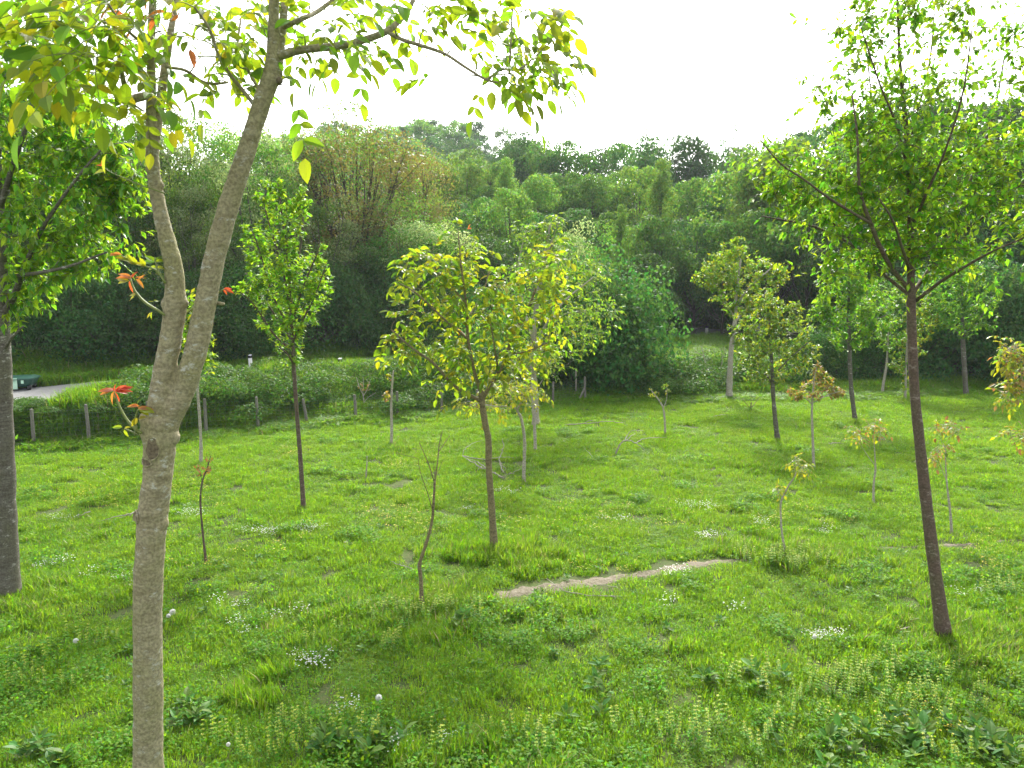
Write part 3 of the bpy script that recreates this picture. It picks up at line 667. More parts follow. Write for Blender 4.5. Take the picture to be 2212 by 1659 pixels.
    def finish(s, n_ind=0, hero_rest=False, twigmat=None, keep_branches=True, scale_seg=1):
        me = s.trunk.mesh('trunk'); link('trunk', me, s.root, [MAT[s.bark]])
        if s.branches:
            if keep_branches:
                for w in s.branches: link('branch', w.mesh('branch'), s.root, [MAT[s.bark]])
            else:
                W = Wood()
                for w in s.branches:
                    for v, f in zip(w.V, w.F): W.V.append(v); W.F.append(f + 0)
                off = 0; W.F = []; W.V = []
                for w in s.branches:
                    for f in w.F: W.F.append(f + off)
                    W.V += w.V; off += w.n
                o = link('branches', W.mesh('branches'), s.root, [MAT[s.bark]]); tag(o, kind='stuff')
        if s.twigs.n:
            o = link('twigs', s.twigs.mesh('twigs'), s.root, [MAT[twigmat or s.bark]]); tag(o, kind='stuff')
        if not s.lp[0]: return s.root
        P, D, N = [np.concatenate(s.lp[k]) for k in (0, 1, 2)]; S = np.concatenate(s.lp[3]); M = np.concatenate(s.lp[4]).astype(int)
        rest = np.ones(len(P), bool)
        if n_ind:
            x, y, dep = project(P); vis = (x > -5) & (x < W0 + 5) & (y > -5) & (y < H0 + 5) & (dep > .5)
            sc = np.where(vis, S / np.maximum(dep, .1), -1); o_ = np.argsort(-sc)[:n_ind]; o_ = o_[sc[o_] > 0]; rest[o_] = False
            X, Dn, Nn = frames(D[o_], N[o_])
            for q, i in enumerate(o_):
                ob = bpy.data.objects.new('leaf', leaf_obj_mesh(s.lm[M[i]], s.tmpl)); COL.objects.link(ob); ob.parent = s.root
                m = np.eye(4); m[:3, 0] = X[q] * S[i]; m[:3, 1] = Dn[q] * S[i]; m[:3, 2] = Nn[q] * S[i]; m[:3, 3] = P[i] - s.base
                ob.matrix_local = Matrix(m.tolist())
        if rest.any():
            T = {'hero': T_HERO, 'long': tmpl_leaf(.34, .1, .25, 4), 'round': tmpl_leaf(.6, .08, .15, 4)}[s.tmpl] if hero_rest else T_MID
            o = link('foliage', leaf_mesh('foliage', T, P[rest] - s.base, D[rest], N[rest], S[rest], M[rest]), s.root, [MAT[m] for m in s.lm]); tag(o, kind='stuff')
        return s.root
def ell_tips(Y, ells, n):
    """random points in ellipsoids given by their outline in the photograph"""
    w = np.array([e[4] if len(e) > 4 else e[2] * e[3] for e in ells], float); w /= w.sum(); out = []
    for _ in range(n):
        e = ells[R.choice(len(ells), p=w)]; dy = e[5] if len(e) > 5 else 0.0
        v = norm(R.normal(0, 1, 3)) * R.uniform(.5, 1.12) ; Yc = Y + dy
        rm = e[2] / FPX * Yc
        Yp = Yc + v[1] * rm * .85; out.append(at(e[0] + v[0] * e[2], e[1] - v[2] * e[3], Yp))
    return out

# ------------------------------------------------------------------ the near forked walnut
nb = plane_pt(318, 1745, 0); nb[2] = tz(nb[0], nb[1])
T = Tree('forked_walnut_tree', nb, 'nearest tree, smooth grey brown trunk forking low into two limbs, red young shoots', 'tree', None, 'bark_near', ['wal', 'wal_y', 'wal_o', 'wal_r'], 'hero')
Pt, rt = T.line([(318, 1760, 38), (320, 1659, 34), (320, 1500, 31.5), (319, 1300, 31), (325, 1180, 31), (331, 1100, 32), (338, 1050, 31), (343, 1000, 31), (345, 950, 36), (347, 905, 37)], n=50)
T.skel.append(Pt); T.skr.append(rt)
W = Wood(); 
def rough(P, r, a=.012):
    k = np.arange(len(P)); return P, r * (1 + a * np.sin(k * 1.9) + R.normal(0, a, len(P)))
W.tube(Pt - nb, rough(Pt, rt)[1], 20)
PL, rL = T.line([(343, 935, 26), (345, 890, 28), (351, 850, 27), (357, 800, 24.5), (367, 740, 22.5), (375, 690, 22.5), (379, 655, 24), (378, 620, 20.5), (374, 570, 19), (361, 520, 17), (345, 450, 15), (335, 400, 14), (329, 340, 14), (331, 285, 13.5)], n=60)
PR, rR = T.line([(352, 940, 26), (368, 895, 27), (390, 858, 25), (411, 800, 24.5), (431, 720, 23), (447, 640, 22), (461, 570, 22), (481, 490, 21.5), (505, 410, 20.5), (528, 340, 19), (550, 270, 18), (570, 210, 18), (585, 170, 18), (591, 120, 15)], n=60)
W.tube(PL - nb, rough(PL, rL)[1], 18); W.tube(PR - nb, rough(PR, rR)[1], 18)
T.skel += [PL, PR]; T.skr += [rL, rR]
for px, py, rp, sq in ((320, 935, 23, (.75, .8, 1.3)), (372, 945, 17, (1, 1, 1.1)), (362, 655, 15, (1, 1, 1)), (396, 655, 12, (1, 1, 1)), (300, 1115, 13, (1, 1, 1.2)), (330, 990, 20, (1, 1.4, .8)), (598, 172, 12, (1, 1, .9)), (340, 400, 14, (1.1, 1, .8)), (318, 905, 20, (.9, 1, .9)), (352, 1130, 20, (.7, .8, .8)), (368, 700, 16, (.9, 1, 1))):
    p = at(px, py, T.Y - .0); W.ball(p - nb, rp / FPX * T.Y, sq)
tr = link('trunk', W.mesh('trunk'), T.root, [MAT['bark_near']])
rm = tr.modifiers.new('fuse', 'REMESH'); rm.mode = 'VOXEL'; rm.voxel_size = .009; rm.use_smooth_shade = True
sm = tr.modifiers.new('soften', 'SMOOTH'); sm.factor = .7; sm.iterations = 9
tx = bpy.data.textures.new('bark_lumps', 'CLOUDS'); tx.noise_scale = .09; tx.noise_depth = 3
dm = tr.modifiers.new('lumps', 'DISPLACE'); dm.texture = tx; dm.strength = .014; dm.mid_level = .5; dm.texture_coords = 'LOCAL'
# healed scars and the dark wound
def patch_scar(px, py, rx, ry, name='scar', mat='scar', ring=True):
    w = Wood(); c = at(px, py, T.Y); A = np.concatenate([Pt, PL, PR]); Ar = np.concatenate([rt, rL, rR])
    k = np.linalg.norm(A - c, axis=1).argmin(); r0 = Ar[k]; ax = A[k]; pts = []
    for t in np.linspace(0, 2 * math.pi, 22):
        q = at(px + rx * math.cos(t) * (1 + .1 * math.sin(3 * t)), py + ry * math.sin(t), T.Y); dx = q[0] - ax[0]
        q[1] = ax[1] - math.sqrt(max(r0 ** 2 - dx ** 2, (r0 * .25) ** 2)) - .004; pts.append(q)
    # the healed disc and its raised lip
    n = 22; c0 = at(px, py, T.Y); V = []
    for f in (0.0, .35, .7, 1.0):
        for t in np.linspace(0, 2 * math.pi, n, endpoint=False):
            q = at(px + rx * f * math.cos(t) * (1 + .1 * math.sin(3 * t)), py + ry * f * math.sin(t), T.Y); dx = q[0] - ax[0]
            q[1] = ax[1] - math.sqrt(max(r0 ** 2 - dx ** 2, (r0 * .25) ** 2)) - .005 + .003 * (1 - f); V.append(q - nb)
    F = [(a * n + k2, a * n + (k2 + 1) % n, (a + 1) * n + (k2 + 1) % n, (a + 1) * n + k2) for a in range(3) for k2 in range(n)]
    link(name, np_mesh(name, np.array(V), np.array(F), None, True), T.root, [MAT[mat]])
    w.tube(np.array(pts) - nb + np.array([0, .003, 0]), .0062 + .0025 * np.sin(np.arange(22) * 1.7), 8, cap=False); return link('scar_rim', w.mesh('scar_rim'), T.root, [MAT['bark_near']])
patch_scar(352, 942, 12, 17); patch_scar(345, 962, 14, 24); patch_scar(327, 993, 15, 8); patch_scar(302, 1112, 9, 13)
w = Wood(); q = at(297, 1602, T.Y - .085); w.ball(q - nb, .018, (.7, .35, 2.0)); link('wound', w.mesh('wound'), T.root, [MAT['scar']])
w = Wood(); q = at(604, 174, T.Y - .02); w.ball(q - nb, .022, (1, .9, 1)); link('branch_stub', w.mesh('branch_stub'), T.root, [MAT['scar']])
w = Wood(); w.tube(np.array([at(470, 655, T.Y + .03), at(484, 657, T.Y + .02)]) - nb, [.012, .01], 8); link('branch_stub', w.mesh('branch_stub'), T.root, [MAT['bark_near']])
def limb(pts, dY=0.0, part='branch', seg=10): P, r = T.line(pts, dY); T.add(P, r, part, seg); return P
limb([(331, 300, 13), (326, 250, 10), (327, 180, 9), (326, 100, 8), (330, 0, 7), (333, -90, 5)])
limb([(332, 300, 12, 0), (341, 262, 9.5, .05), (352, 180, 8.5, .1), (362, 110, 8, .15), (372, 50, 6, .2), (388, -30, 5, .3)])
limb([(590, 150, 15), (590, 100, 13), (591, 50, 11.5), (592, 0, 10.5), (596, -90, 9)])
limb([(596, 160, 13, 0), (603, 120, 10, .1), (610, 60, 8.5, .15), (616, 0, 7.5, .2), (624, -80, 6, .3)])
limb([(600, 122, 9.5), (650, 108, 8.5), (740, 98, 7.5), (800, 82, 7.2), (838, 66, 7), (862, 45, 5.5, .05), (886, 15, 5, .1), (905, -40, 4, .2)])
limb([(838, 70, 4.5), (870, 86, 4.2), (905, 97, 4), (960, 116, 3.4), (1005, 145, 3), (1050, 172, 2.6), (1085, 180, 2)], 0)
limb([(608, 60, 5.5, .15), (650, 42, 5), (690, 22, 4.5, .2), (745, -20, 3.8, .3)])
limb([(552, 230, 4.5), (525, 196, 4), (495, 158, 3.5, -.1), (470, 115, 3.2, -.2), (452, 62, 2.8, -.3), (420, 15, 2.4, -.4)])
limb([(560, 195, 3.4), (535, 150, 3, .2), (515, 100, 2.6, .35), (520, 40, 2.2, .5)])
limb([(322, 205, 8.5), (298, 211, 9), (280, 212, 7.5, -.05), (270, 190, 5.5, -.1), (262, 150, 4.5, -.2), (255, 110, 4, -.3), (245, 40, 3, -.4)])
limb([(350, 137, 4, 0), (320, 105, 3.6, -.1), (280, 70, 3.2, -.3), (257, 43, 3, -.45), (228, 0, 2.4, -.6), (200, -40, 2, -.7)])
limb([(320, 138, 3.6, 0), (300, 112, 3.2, -.15), (270, 78, 3, -.3), (245, 55, 2.4, -.5), (200, 40, 2, -.8)])
limb([(357, 145, 3.5, .1), (400, 152, 3.2, .2), (435, 175, 3, .25), (462, 181, 3, .3), (492, 178, 2.4, .4)])
limb([(262, 220, 3, -.1), (285, 225, 2.4, -.1), (310, 240, 2, 0)])
limb([(1050, 173, 2.2, 0), (1085, 150, 2.4, .05), (1120, 150, 2.2, .1), (1165, 115, 1.8, .15)])
limb([(1100, 160, 2.6, .1), (1103, 100, 2.4, .1), (1106, 40, 2, .15), (1110, -40, 2, .2)])
# foliage: compound leaves placed where the photograph shows leaf masses
regs = [  # cx, cy, rx, ry, count, depth lo, hi, leaflet size, mats
    (150, 70, 130, 80, 22, -1.5, -.7, .105, (0, 0, 0, 0, 1)), (260, 60, 120, 80, 18, -.9, -.2, .1, (0, 0, 0, 1)), (200, 160, 110, 60, 14, -.9, -.2, .095, (0, 0, 1)),
    (390, 40, 80, 70, 12, -.4, .3, .095, (0, 0, 1, 2)), (280, 200, 110, 70, 13, -.6, .1, .09, (0, 0, 1)), (460, 110, 70, 80, 16, -.2, .6, .09, (0, 0, 0)), (530, 70, 60, 80, 13, -.2, .5, .09, (0, 0, 1)),
    (680, 80, 60, 80, 13, -.1, .5, .095, (0, 0, 0)), (780, 50, 90, 60, 15, -.2, .6, .09, (0, 0, 0)), (640, 205, 18, 12, 2, -.1, .1, .105, (0,)), (500, 215, 18, 15, 2, 0, .2, .1, (0,)),
    (725, 130, 18, 18, 2, -.1, .1, .1, (0,)), (930, 35, 60, 50, 8, 0, .5, .09, (0, 0)), (1110, 60, 75, 60, 15, -.1, .6, .095, (0, 0, 0, 0, 1)), (1110, 150, 75, 50, 15, -.1, .5, .09, (0, 0)),
    (1190, 110, 35, 60, 3, 0, .4, .085, (0, 1)), (1180, 170, 35, 14, 2, .1, .5, .07, (0, 0)), (960, 190, 12, 8, 1, 0, .1, .1, (0,)), (1085, 200, 12, 10, 1, -.1, .1, .1, (0,)), (1000, 90, 40, 40, 2, 0, .3, .09, (0, 0)), (350, 250, 25, 15, 1, 0, .1, .09, (1,))]
for cx, cy, rx, ry, n, d0, d1, sz, mats in regs:
    for q in range(int(n * 1.7)):
        th = R.random() * 6.283; rr = math.sqrt(R.random()); px, py = cx + rx * rr * math.cos(th), cy + ry * rr * math.sin(th); Yp = T.Y + R.uniform(d0, d1)
        tip = at(px, py - 12, Yp); a, ra = T.attach(tip, .1)
        if np.linalg.norm(tip - a) > .05: P = T.shoot(a, tip, min(.006, ra * .6), .08); d = P[-1] - P[-2]
        else: d = R.normal(0, 1, 3)
        d = norm(norm(d) * .6 + norm(np.array([px - 420 if px < 600 else px - 700, R.normal(0, 60), R.normal(0, 60)])) * .5 + R.normal(0, .35, 3))
        T.compound(tip, d, int(R.integers(2, 4)), sz * R.uniform(.95, 1.3), mats, .45)
# young shoots low on the trunk
def gshoot(pts, dY=0.0):
    P, r = T.line(pts, dY, 14); w = Wood(); w.tube(P - nb, r, 7); link('young_shoot', w.mesh('young_shoot'), T.root, [MAT['tw_green']]); return P
def fan(px, py, dY, dirs, size, m):
    a = at(px, py, T.Y + dY)
    for dx, dz, k in dirs: T.leaf(a + R.normal(0, .006, 3), norm(np.array([dx, R.normal(0, .35), dz])), norm(np.array([R.normal(0, .4), -.7, .7])), size * k, m)
gshoot([(357, 681, 3), (340, 670, 3), (317, 656, 3), (300, 640, 2.8), (288, 622, 2.5), (280, 598, 2)], -.06)
fan(283, 603, -.06, [(-1, .5, 1), (-.8, .9, .8), (-.6, .1, 1)], .1, 2); fan(281, 600, -.06, [(-.1, -1, .9), (-.5, .3, .9), (.3, .7, .6)], .1, 3); fan(278, 606, -.06, [(-1, -.1, .8), (-.9, .2, .9)], .1, 1)
fan(296, 602, -.05, [(.6, -.8, .9), (.2, .2, .7), (.9, .1, .6)], .09, 2); fan(292, 642, -.06, [(-1, .1, .8), (-.8, -.3, .7)], .09, 1); fan(332, 650, -.06, [(-.7, .1, .5), (.8, 0, .5)], .07, 1); fan(330, 676, -.06, [(-.9, -.5, .7), (-.4, -1, .7)], .08, 1)
gshoot([(357, 612, 3), (345, 592, 2.4), (330, 580, 2), (300, 572, 1.8), (262, 552, 1.2)], -.06); gshoot([(345, 592, 2), (338, 575, 1.6), (334, 556, 1.2)], -.06)
for px in (270, 285, 300, 316): fan(px, 562 + (px - 270) * .25, -.06, [(-.9, .35, .8), (-.3, .8, .7)], .085, 1)
fan(262, 552, -.06, [(-1, .35, 1.1), (-1, .1, 1)], .1, 2); fan(335, 566, -.05, [(-1, .2, 1), (1, .2, .8), (-.8, .6, .9), (.7, .7, .7)], .09, 0); fan(337, 578, -.05, [(-1, -.1, .9), (.9, 0, .8)], .085, 1)
gshoot([(306, 936, 3.4), (290, 925, 3.4), (273, 905, 3), (258, 878, 2.6), (247, 848, 2)], -.1)
fan(246, 846, -.1, [(-1, .1, 1.1), (-1, .35, .9), (-.9, -.2, 1), (-.3, -.9, .9)], .1, 2); fan(250, 845, -.1, [(1, .4, 1), (.6, .5, .9), (.8, .1, .9), (.1, -.7, .8), (-.6, .3, .7), (1, .7, .8), (0, .8, .5), (1, .2, .9), (.9, -.1, .7), (-.5, .15, .9), (.5, .3, .8)], .1, 3)
gshoot([(296, 930, 2.4), (292, 905, 2), (298, 885, 1.6)], -.12); fan(300, 880, -.12, [(-1, .1, 1), (-.7, .2, .8), (1, .05, 1.1)], .09, 2); fan(302, 884, -.12, [(1, -.1, 1.1), (.4, -.3, .9)], .09, 1)
fan(297, 905, -.12, [(1, .4, .8), (-.3, -.6, .8)], .08, 1); gshoot([(300, 940, 1.6), (284, 932, 1.4), (268, 926, 1)], -.1); fan(268, 926, -.1, [(-1, .1, .8), (.2, -.8, .7), (1, .3, .5)], .08, 1)
gshoot([(398, 678, 2.4), (415, 668, 2.4), (437, 652, 2), (460, 640, 1.8), (484, 624, 1.4)], .12); fan(484, 624, .12, [(1, -.3, .8), (.8, .1, .6), (.6, -.7, .5)], .09, 3); fan(442, 628, .12, [(-1, .3, .6)], .08, 3); fan(415, 680, .05, [(-.6, -.5, .7), (.5, -.3, .6)], .07, 1)
gshoot([(357, 418, 1.8), (340, 412, 1.6), (300, 398, 1.4), (245, 375, 1.2), (222, 360, 1)], -.1); fan(228, 362, -.1, [(-.8, .3, .7), (-.2, .9, .6)], .08, 3); fan(225, 372, -.1, [(-1, 0, 1)], .09, 1)
a = at(372, 302, T.Y - .2); T.leaf(a + np.array([0, 0, .05]), np.array([.1, .1, -1]), np.array([.1, -1, .1]), .1, 1); T.twigs.tube(np.array([at(345, 270, T.Y - .1), at(358, 275, T.Y - .2), a + np.array([0, 0, .05])]) - nb, [.003, .002, .0015], 3)
# finish (trunk already made)
for w in T.branches: link('branch', w.mesh('branch'), T.root, [MAT['bark_near']])
T.branches = []; T.trunk = None
def fin_no_trunk(T, n_ind, tw):
    Tr = Wood(); T.trunk = Tr
    class _D: pass
    o = link('twigs', T.twigs.mesh('twigs'), T.root, [MAT[tw]]); tag(o, kind='stuff')
    P, D, N = [np.concatenate(T.lp[k]) for k in (0, 1, 2)]; S = np.concatenate(T.lp[3]); M = np.concatenate(T.lp[4]).astype(int)
    x, y, dep = project(P); vis = (x > -5) & (x < W0 + 5) & (y > -5) & (dep > .5); sc = np.where(vis, S / np.maximum(dep, .1), -1)
    young = np.isin(M, (2, 3)); o_ = np.argsort(-(sc + young * (sc > 0) * 1.0))[:n_ind]; rest = np.ones(len(P), bool); rest[o_] = False
    X, Dn, Nn = frames(D[o_], N[o_])
    for q, i in enumerate(o_):
        ob = bpy.data.objects.new('leaf', leaf_obj_mesh(T.lm[M[i]], 'long' if M[i] > 1 else 'hero')); COL.objects.link(ob); ob.parent = T.root
        m = np.eye(4); m[:3, 0] = X[q] * S[i]; m[:3, 1] = Dn[q] * S[i]; m[:3, 2] = Nn[q] * S[i]; m[:3, 3] = P[i] - T.base; ob.matrix_local = Matrix(m.tolist())
    o = link('foliage', leaf_mesh('foliage', T_HERO, P[rest] - T.base, D[rest], N[rest], S[rest], M[rest]), T.root, [MAT[m] for m in T.lm]); tag(o, kind='stuff')
fin_no_trunk(T, 300, 'tw_green')

# ------------------------------------------------------------------ big cherry on the right
b = gp(2040, 1384); T = Tree('cherry_tree', b, 'tall tree at the right with slender reddish brown trunk and wide bright green crown', 'tree', None, 'bark_cherry', ['cherry', 'cherry_l'], 'hero')
P, r = T.line([(2044, 1400, 22), (2040, 1382, 18.5), (2030, 1310, 16), (2014, 1190, 14.5), (1998, 1060, 13.5), (1986, 950, 12), (1976, 850, 11.5), (1971, 750, 11), (1968, 650, 10), (1967, 560, 8), (1966, 450, 7), (1962, 350, 6), (1955, 250, 5), (1945, 150, 4), (1940, 40, 3), (1936, -60, 2)], n=70); r = r * .88
T.add(P, rough(P, r, .03)[1], 'trunk', 14)
BR = [[(1968, 632, 5.5), (1917, 565, 5, -.2), (1880, 481, 4.4, -.4), (1857, 407, 3.6, -.5), (1852, 296, 2.4, -.6), (1840, 200, 1.6, -.6)], [(1967, 640, 4, 0), (1900, 585, 3.4, .3), (1838, 528, 3, .5), (1760, 490, 2.4, .7), (1690, 475, 1.8, .8), (1645, 467, 1.2, .9)], [(1885, 485, 3.2, -.4), (1801, 435, 2.8, -.7), (1740, 390, 2.2, -.9), (1685, 352, 1.8, -1), (1640, 300, 1.2, -1.1)], [(1840, 520, 2.4, .5), (1760, 450, 2.2, .3), (1690, 420, 1.8, .2), (1625, 408, 1.2, .1)],
      [(1973, 632, 5, 0), (2005, 585, 4.4, .2), (2042, 528, 4, .4), (2085, 420, 3.4, .6), (2121, 319, 2.8, .8), (2150, 230, 2, 1), (2170, 120, 1.4, 1.1)], [(1978, 650, 4, 0), (2030, 610, 3.6, -.3), (2088, 574, 3, -.6), (2150, 540, 2.4, -.9), (2215, 512, 1.8, -1.2), (2280, 470, 1.2, -1.4)], [(2050, 515, 3, .4), (2110, 480, 2.6, .2), (2170, 430, 2.2, 0), (2240, 370, 1.8, -.1)],
      [(1967, 540, 3.6, 0), (1940, 460, 3, .6), (1915, 380, 2.4, 1), (1890, 260, 1.8, 1.3), (1870, 100, 1.2, 1.5)], [(1967, 500, 3.4, 0), (2000, 420, 3, -.5), (2040, 330, 2.4, -.9), (2080, 200, 1.8, -1.2), (2100, 60, 1.2, -1.3)], [(1963, 380, 3, 0), (1940, 280, 2.4, -.4), (1900, 180, 1.8, -.7), (1860, 60, 1.2, -.9)], [(1960, 330, 2.8, 0), (1985, 230, 2.2, .3), (2010, 120, 1.8, .5), (2020, 0, 1.2, .6)],
      [(1967, 590, 3.5, 0), (1950, 540, 3, -.6), (1930, 480, 2.4, -1.2), (1900, 430, 1.6, -1.7)], [(1968, 570, 3.2, 0), (1995, 520, 2.8, .6), (2030, 470, 2.2, 1.2), (2060, 420, 1.6, 1.7)]]
for q in BR:
    P, r = T.line(q); T.add(P, r, 'branch', 8)
ells = [(1760, 430, 130, 80, 9), (1880, 400, 120, 110, 11), (2060, 400, 120, 120, 11), (2190, 360, 110, 130, 10), (1960, 300, 150, 110, 12), (1700, 370, 60, 80, 3), (1830, 200, 70, 120, 3.5), (1950, 90, 110, 140, 7), (2080, 140, 90, 130, 5), (2190, 150, 50, 110, 2.5), (1860, 60, 60, 80, 2.5), (2010, 0, 90, 70, 3), (1840, 560, 90, 45, 5), (2080, 560, 110, 50, 5), (1960, 500, 120, 70, 7), (2230, 500, 60, 50, 3)]
for tip in ell_tips(T.Y, ells, 520):
    a, ra = T.attach(tip, .3); P = T.shoot(a, tip, min(.007, ra * .6), .05, 6)
    low = project(tip)[1][0] > 260
    T.simple(P, 11 if low else 8, .088, (0, 1), .7, .9, (.4, .6))
    for q in range(2):
        t = R.uniform(.4, 1); k = P[int(t * 5)]; d = norm(norm(tip - a) + R.normal(0, .8, 3)); P2 = T.shoot(k, k + d * R.uniform(.25, .55), .003, .03, 4); T.simple(P2, 8, .085, (0, 1), .7, .9, (.4, .6))
T.finish(300)

# ------------------------------------------------------------------ dense tree at the left edge
b = gp(20, 1292); T = Tree('hornbeam_tree', b, 'large leafy tree cut by the left edge, its grey banded trunk at the frame side', 'tree', None, 'bark_grey', ['cherry', 'cherry_l'], 'long')
P, r = T.line([(14, 1320, 30), (13, 1290, 28), (9, 1150, 26), (6, 1000, 24), (4, 900, 22), (3, 780, 20), (2, 660, 16), (0, 560, 13), (-5, 400, 10), (-12, 200, 7), (-20, 0, 4)], n=50)
T.add(P, rough(P, r, .03)[1], 'trunk', 16)
for q in [[(5, 680, 8), (30, 640, 7, -.1), (60, 560, 5, -.2), (100, 480, 4, -.3), (170, 380, 3, -.4), (240, 300, 2, -.4)], [(0, 590, 7), (60, 540, 5.5, .2), (130, 505, 4.4, .4), (200, 440, 3, .5), (270, 370, 2, .6)], [(0, 450, 6), (30, 350, 5, -.3), (62, 255, 4, -.5), (85, 140, 3, -.6), (110, 40, 2, -.7)],
          [(0, 600, 5), (80, 590, 4, -.4), (150, 575, 3, -.6), (230, 545, 2, -.8)], [(3, 640, 5), (40, 620, 4, .5), (90, 600, 3, .9), (150, 590, 2, 1.2)], [(-5, 430, 5), (60, 380, 4, .6), (140, 300, 3, 1), (200, 210, 2, 1.3)], [(-8, 320, 4), (50, 220, 3, .2), (120, 120, 2, .3)], [(0, 560, 5), (-60, 480, 4, 0), (-130, 380, 3, 0)], [(8, 760, 4), (25, 730, 3, -.2), (50, 705, 2, -.3)]]:
    P, r = T.line(q); T.add(P, r, 'branch', 8)
ells = [(80, 430, 110, 110, 10), (180, 380, 90, 90, 8), (230, 350, 80, 90, 8), (90, 560, 100, 60, 6), (150, 530, 110, 60, 7), (210, 480, 80, 70, 6), (270, 400, 45, 60, 4), (70, 270, 110, 90, 8), (160, 250, 80, 80, 6), (30, 140, 90, 90, 7), (110, 130, 40, 80, 2), (40, 640, 45, 50, 3), (20, 30, 60, 70, 3), (-60, 350, 90, 250, 6), (140, 60, 60, 60, 2)]
for tip in ell_tips(T.Y, ells, 330):
    a, ra = T.attach(tip, .25); P = T.shoot(a, tip, min(.007, ra * .6), .05, 6); T.simple(P, 13, .115, (0, 1), .9, .8, (.35, .65))
    for q in range(2):
        k = P[int(R.uniform(.4, 1) * 5)]; d = norm(norm(tip - a) + R.normal(0, .8, 3)); P2 = T.shoot(k, k + d * R.uniform(.25, .5), .003, 0, 4); T.simple(P2, 9, .11, (0, 1), .9, .8, (.35, .65))
a = at(45, 958, T.Y - .2); T.shoot(at(30, 962, T.Y - .2), a, .003); T.leaf(a, np.array([1, 0, -.1]), np.array([0, -.3, 1]), .09, 1); T.leaf(at(34, 950, T.Y - .2), np.array([.4, 0, 1]), np.array([0, -1, .1]), .07, 1)
T.finish(300)

# ------------------------------------------------------------------ centre walnut
b = gp(1068, 1194); T = Tree('young_walnut_tree', b, 'young walnut with yellow green leaves in the middle of the meadow, curved thin trunk', 'tree', None, 'bark_wal', ['wal', 'wal_y', 'wal_o'], 'hero')
P, r = T.line([(1069, 1205, 10), (1068, 1192, 8.2), (1063, 1110, 7.2), (1056, 1010, 7), (1055, 950, 7), (1048, 915, 7), (1041, 868, 7), (1041, 845, 6)], n=36); T.add(P, rough(P, r, .04)[1], 'trunk', 12)
for q in [[(1043, 860, 5.5), (1058, 835, 5, .05), (1077, 805, 4.8, .1), (1095, 762, 4, .2), (1114, 712, 3.4, .3), (1144, 660, 3, .4), (1163, 604, 2.4, .5), (1181, 558, 1.8, .5), (1195, 520, 1, .5)], [(1041, 850, 5, 0), (1027, 811, 4, -.1), (1012, 737, 3.4, -.2), (1006, 648, 2.6, -.2), (996, 574, 2, -.2), (990, 506, 1.2, -.2)], [(1037, 866, 4.4, 0), (981, 833, 3.6, -.1), (938, 786, 3, -.2), (888, 750, 2.4, -.3), (845, 712, 1.6, -.3)],
          [(1010, 732, 2.8, -.2), (968, 697, 2.2, -.4), (901, 635, 1.8, -.6), (860, 610, 1.2, -.7)], [(1095, 765, 2.4, .2), (1135, 760, 2, 0), (1185, 740, 1.4, -.2)], [(1008, 690, 2.4, -.2), (1040, 640, 2, .3), (1060, 580, 1.4, .6)], [(1012, 745, 2.4, -.2), (1000, 720, 2, .5), (950, 680, 1.4, 1)], [(1077, 806, 2.6, .1), (1070, 760, 2, -.5), (1060, 700, 1.4, -.9)], [(1006, 655, 2, -.2), (950, 590, 1.6, 0), (910, 550, 1, .1)], [(1144, 660, 2, .4), (1180, 630, 1.4, .2), (1215, 610, 1, 0)]]:
    P, r = T.line(q); T.add(P, r, 'branch', 7)
ells = [(990, 540, 65, 50, 5), (910, 580, 70, 50, 6), (880, 640, 55, 40, 4), (980, 630, 90, 60, 8), (875, 730, 52, 50, 6), (1080, 650, 80, 70, 6), (1170, 590, 50, 70, 6), (1190, 640, 45, 50, 4), (1170, 720, 60, 50, 5), (960, 780, 60, 50, 5), (1040, 780, 80, 50, 6), (1110, 770, 70, 45, 4), (1000, 700, 90, 50, 6), (960, 870, 25, 12, .9), (1130, 820, 40, 20, 1)]
for tip in ell_tips(T.Y, ells, 255):
    a, ra = T.attach(tip, .15); P = T.shoot(a, tip, min(.006, ra * .6), .06, 6); d = norm(tip - a); mats = (0, 0, 0, 1) if R.random() < .6 else (0, 0, 1)
    T.compound(tip, norm(d + R.normal(0, .5, 3)), 2, .112, mats, .4); k = P[3]; T.compound(k, norm(d + R.normal(0, .9, 3)), 2, .108, mats, .4)
    if R.random() < .45: T.compound(P[4], norm(R.normal(0, 1, 3)), 2, .1, mats, .4)
fan(997, 718, .0, [(-1, .5, .8), (-.5, -.5, .7)], .07, 2); fan(1010, 494, 0, [(1, .3, .8), (.3, .6, .7)], .08, 2)
T.finish(300, True)

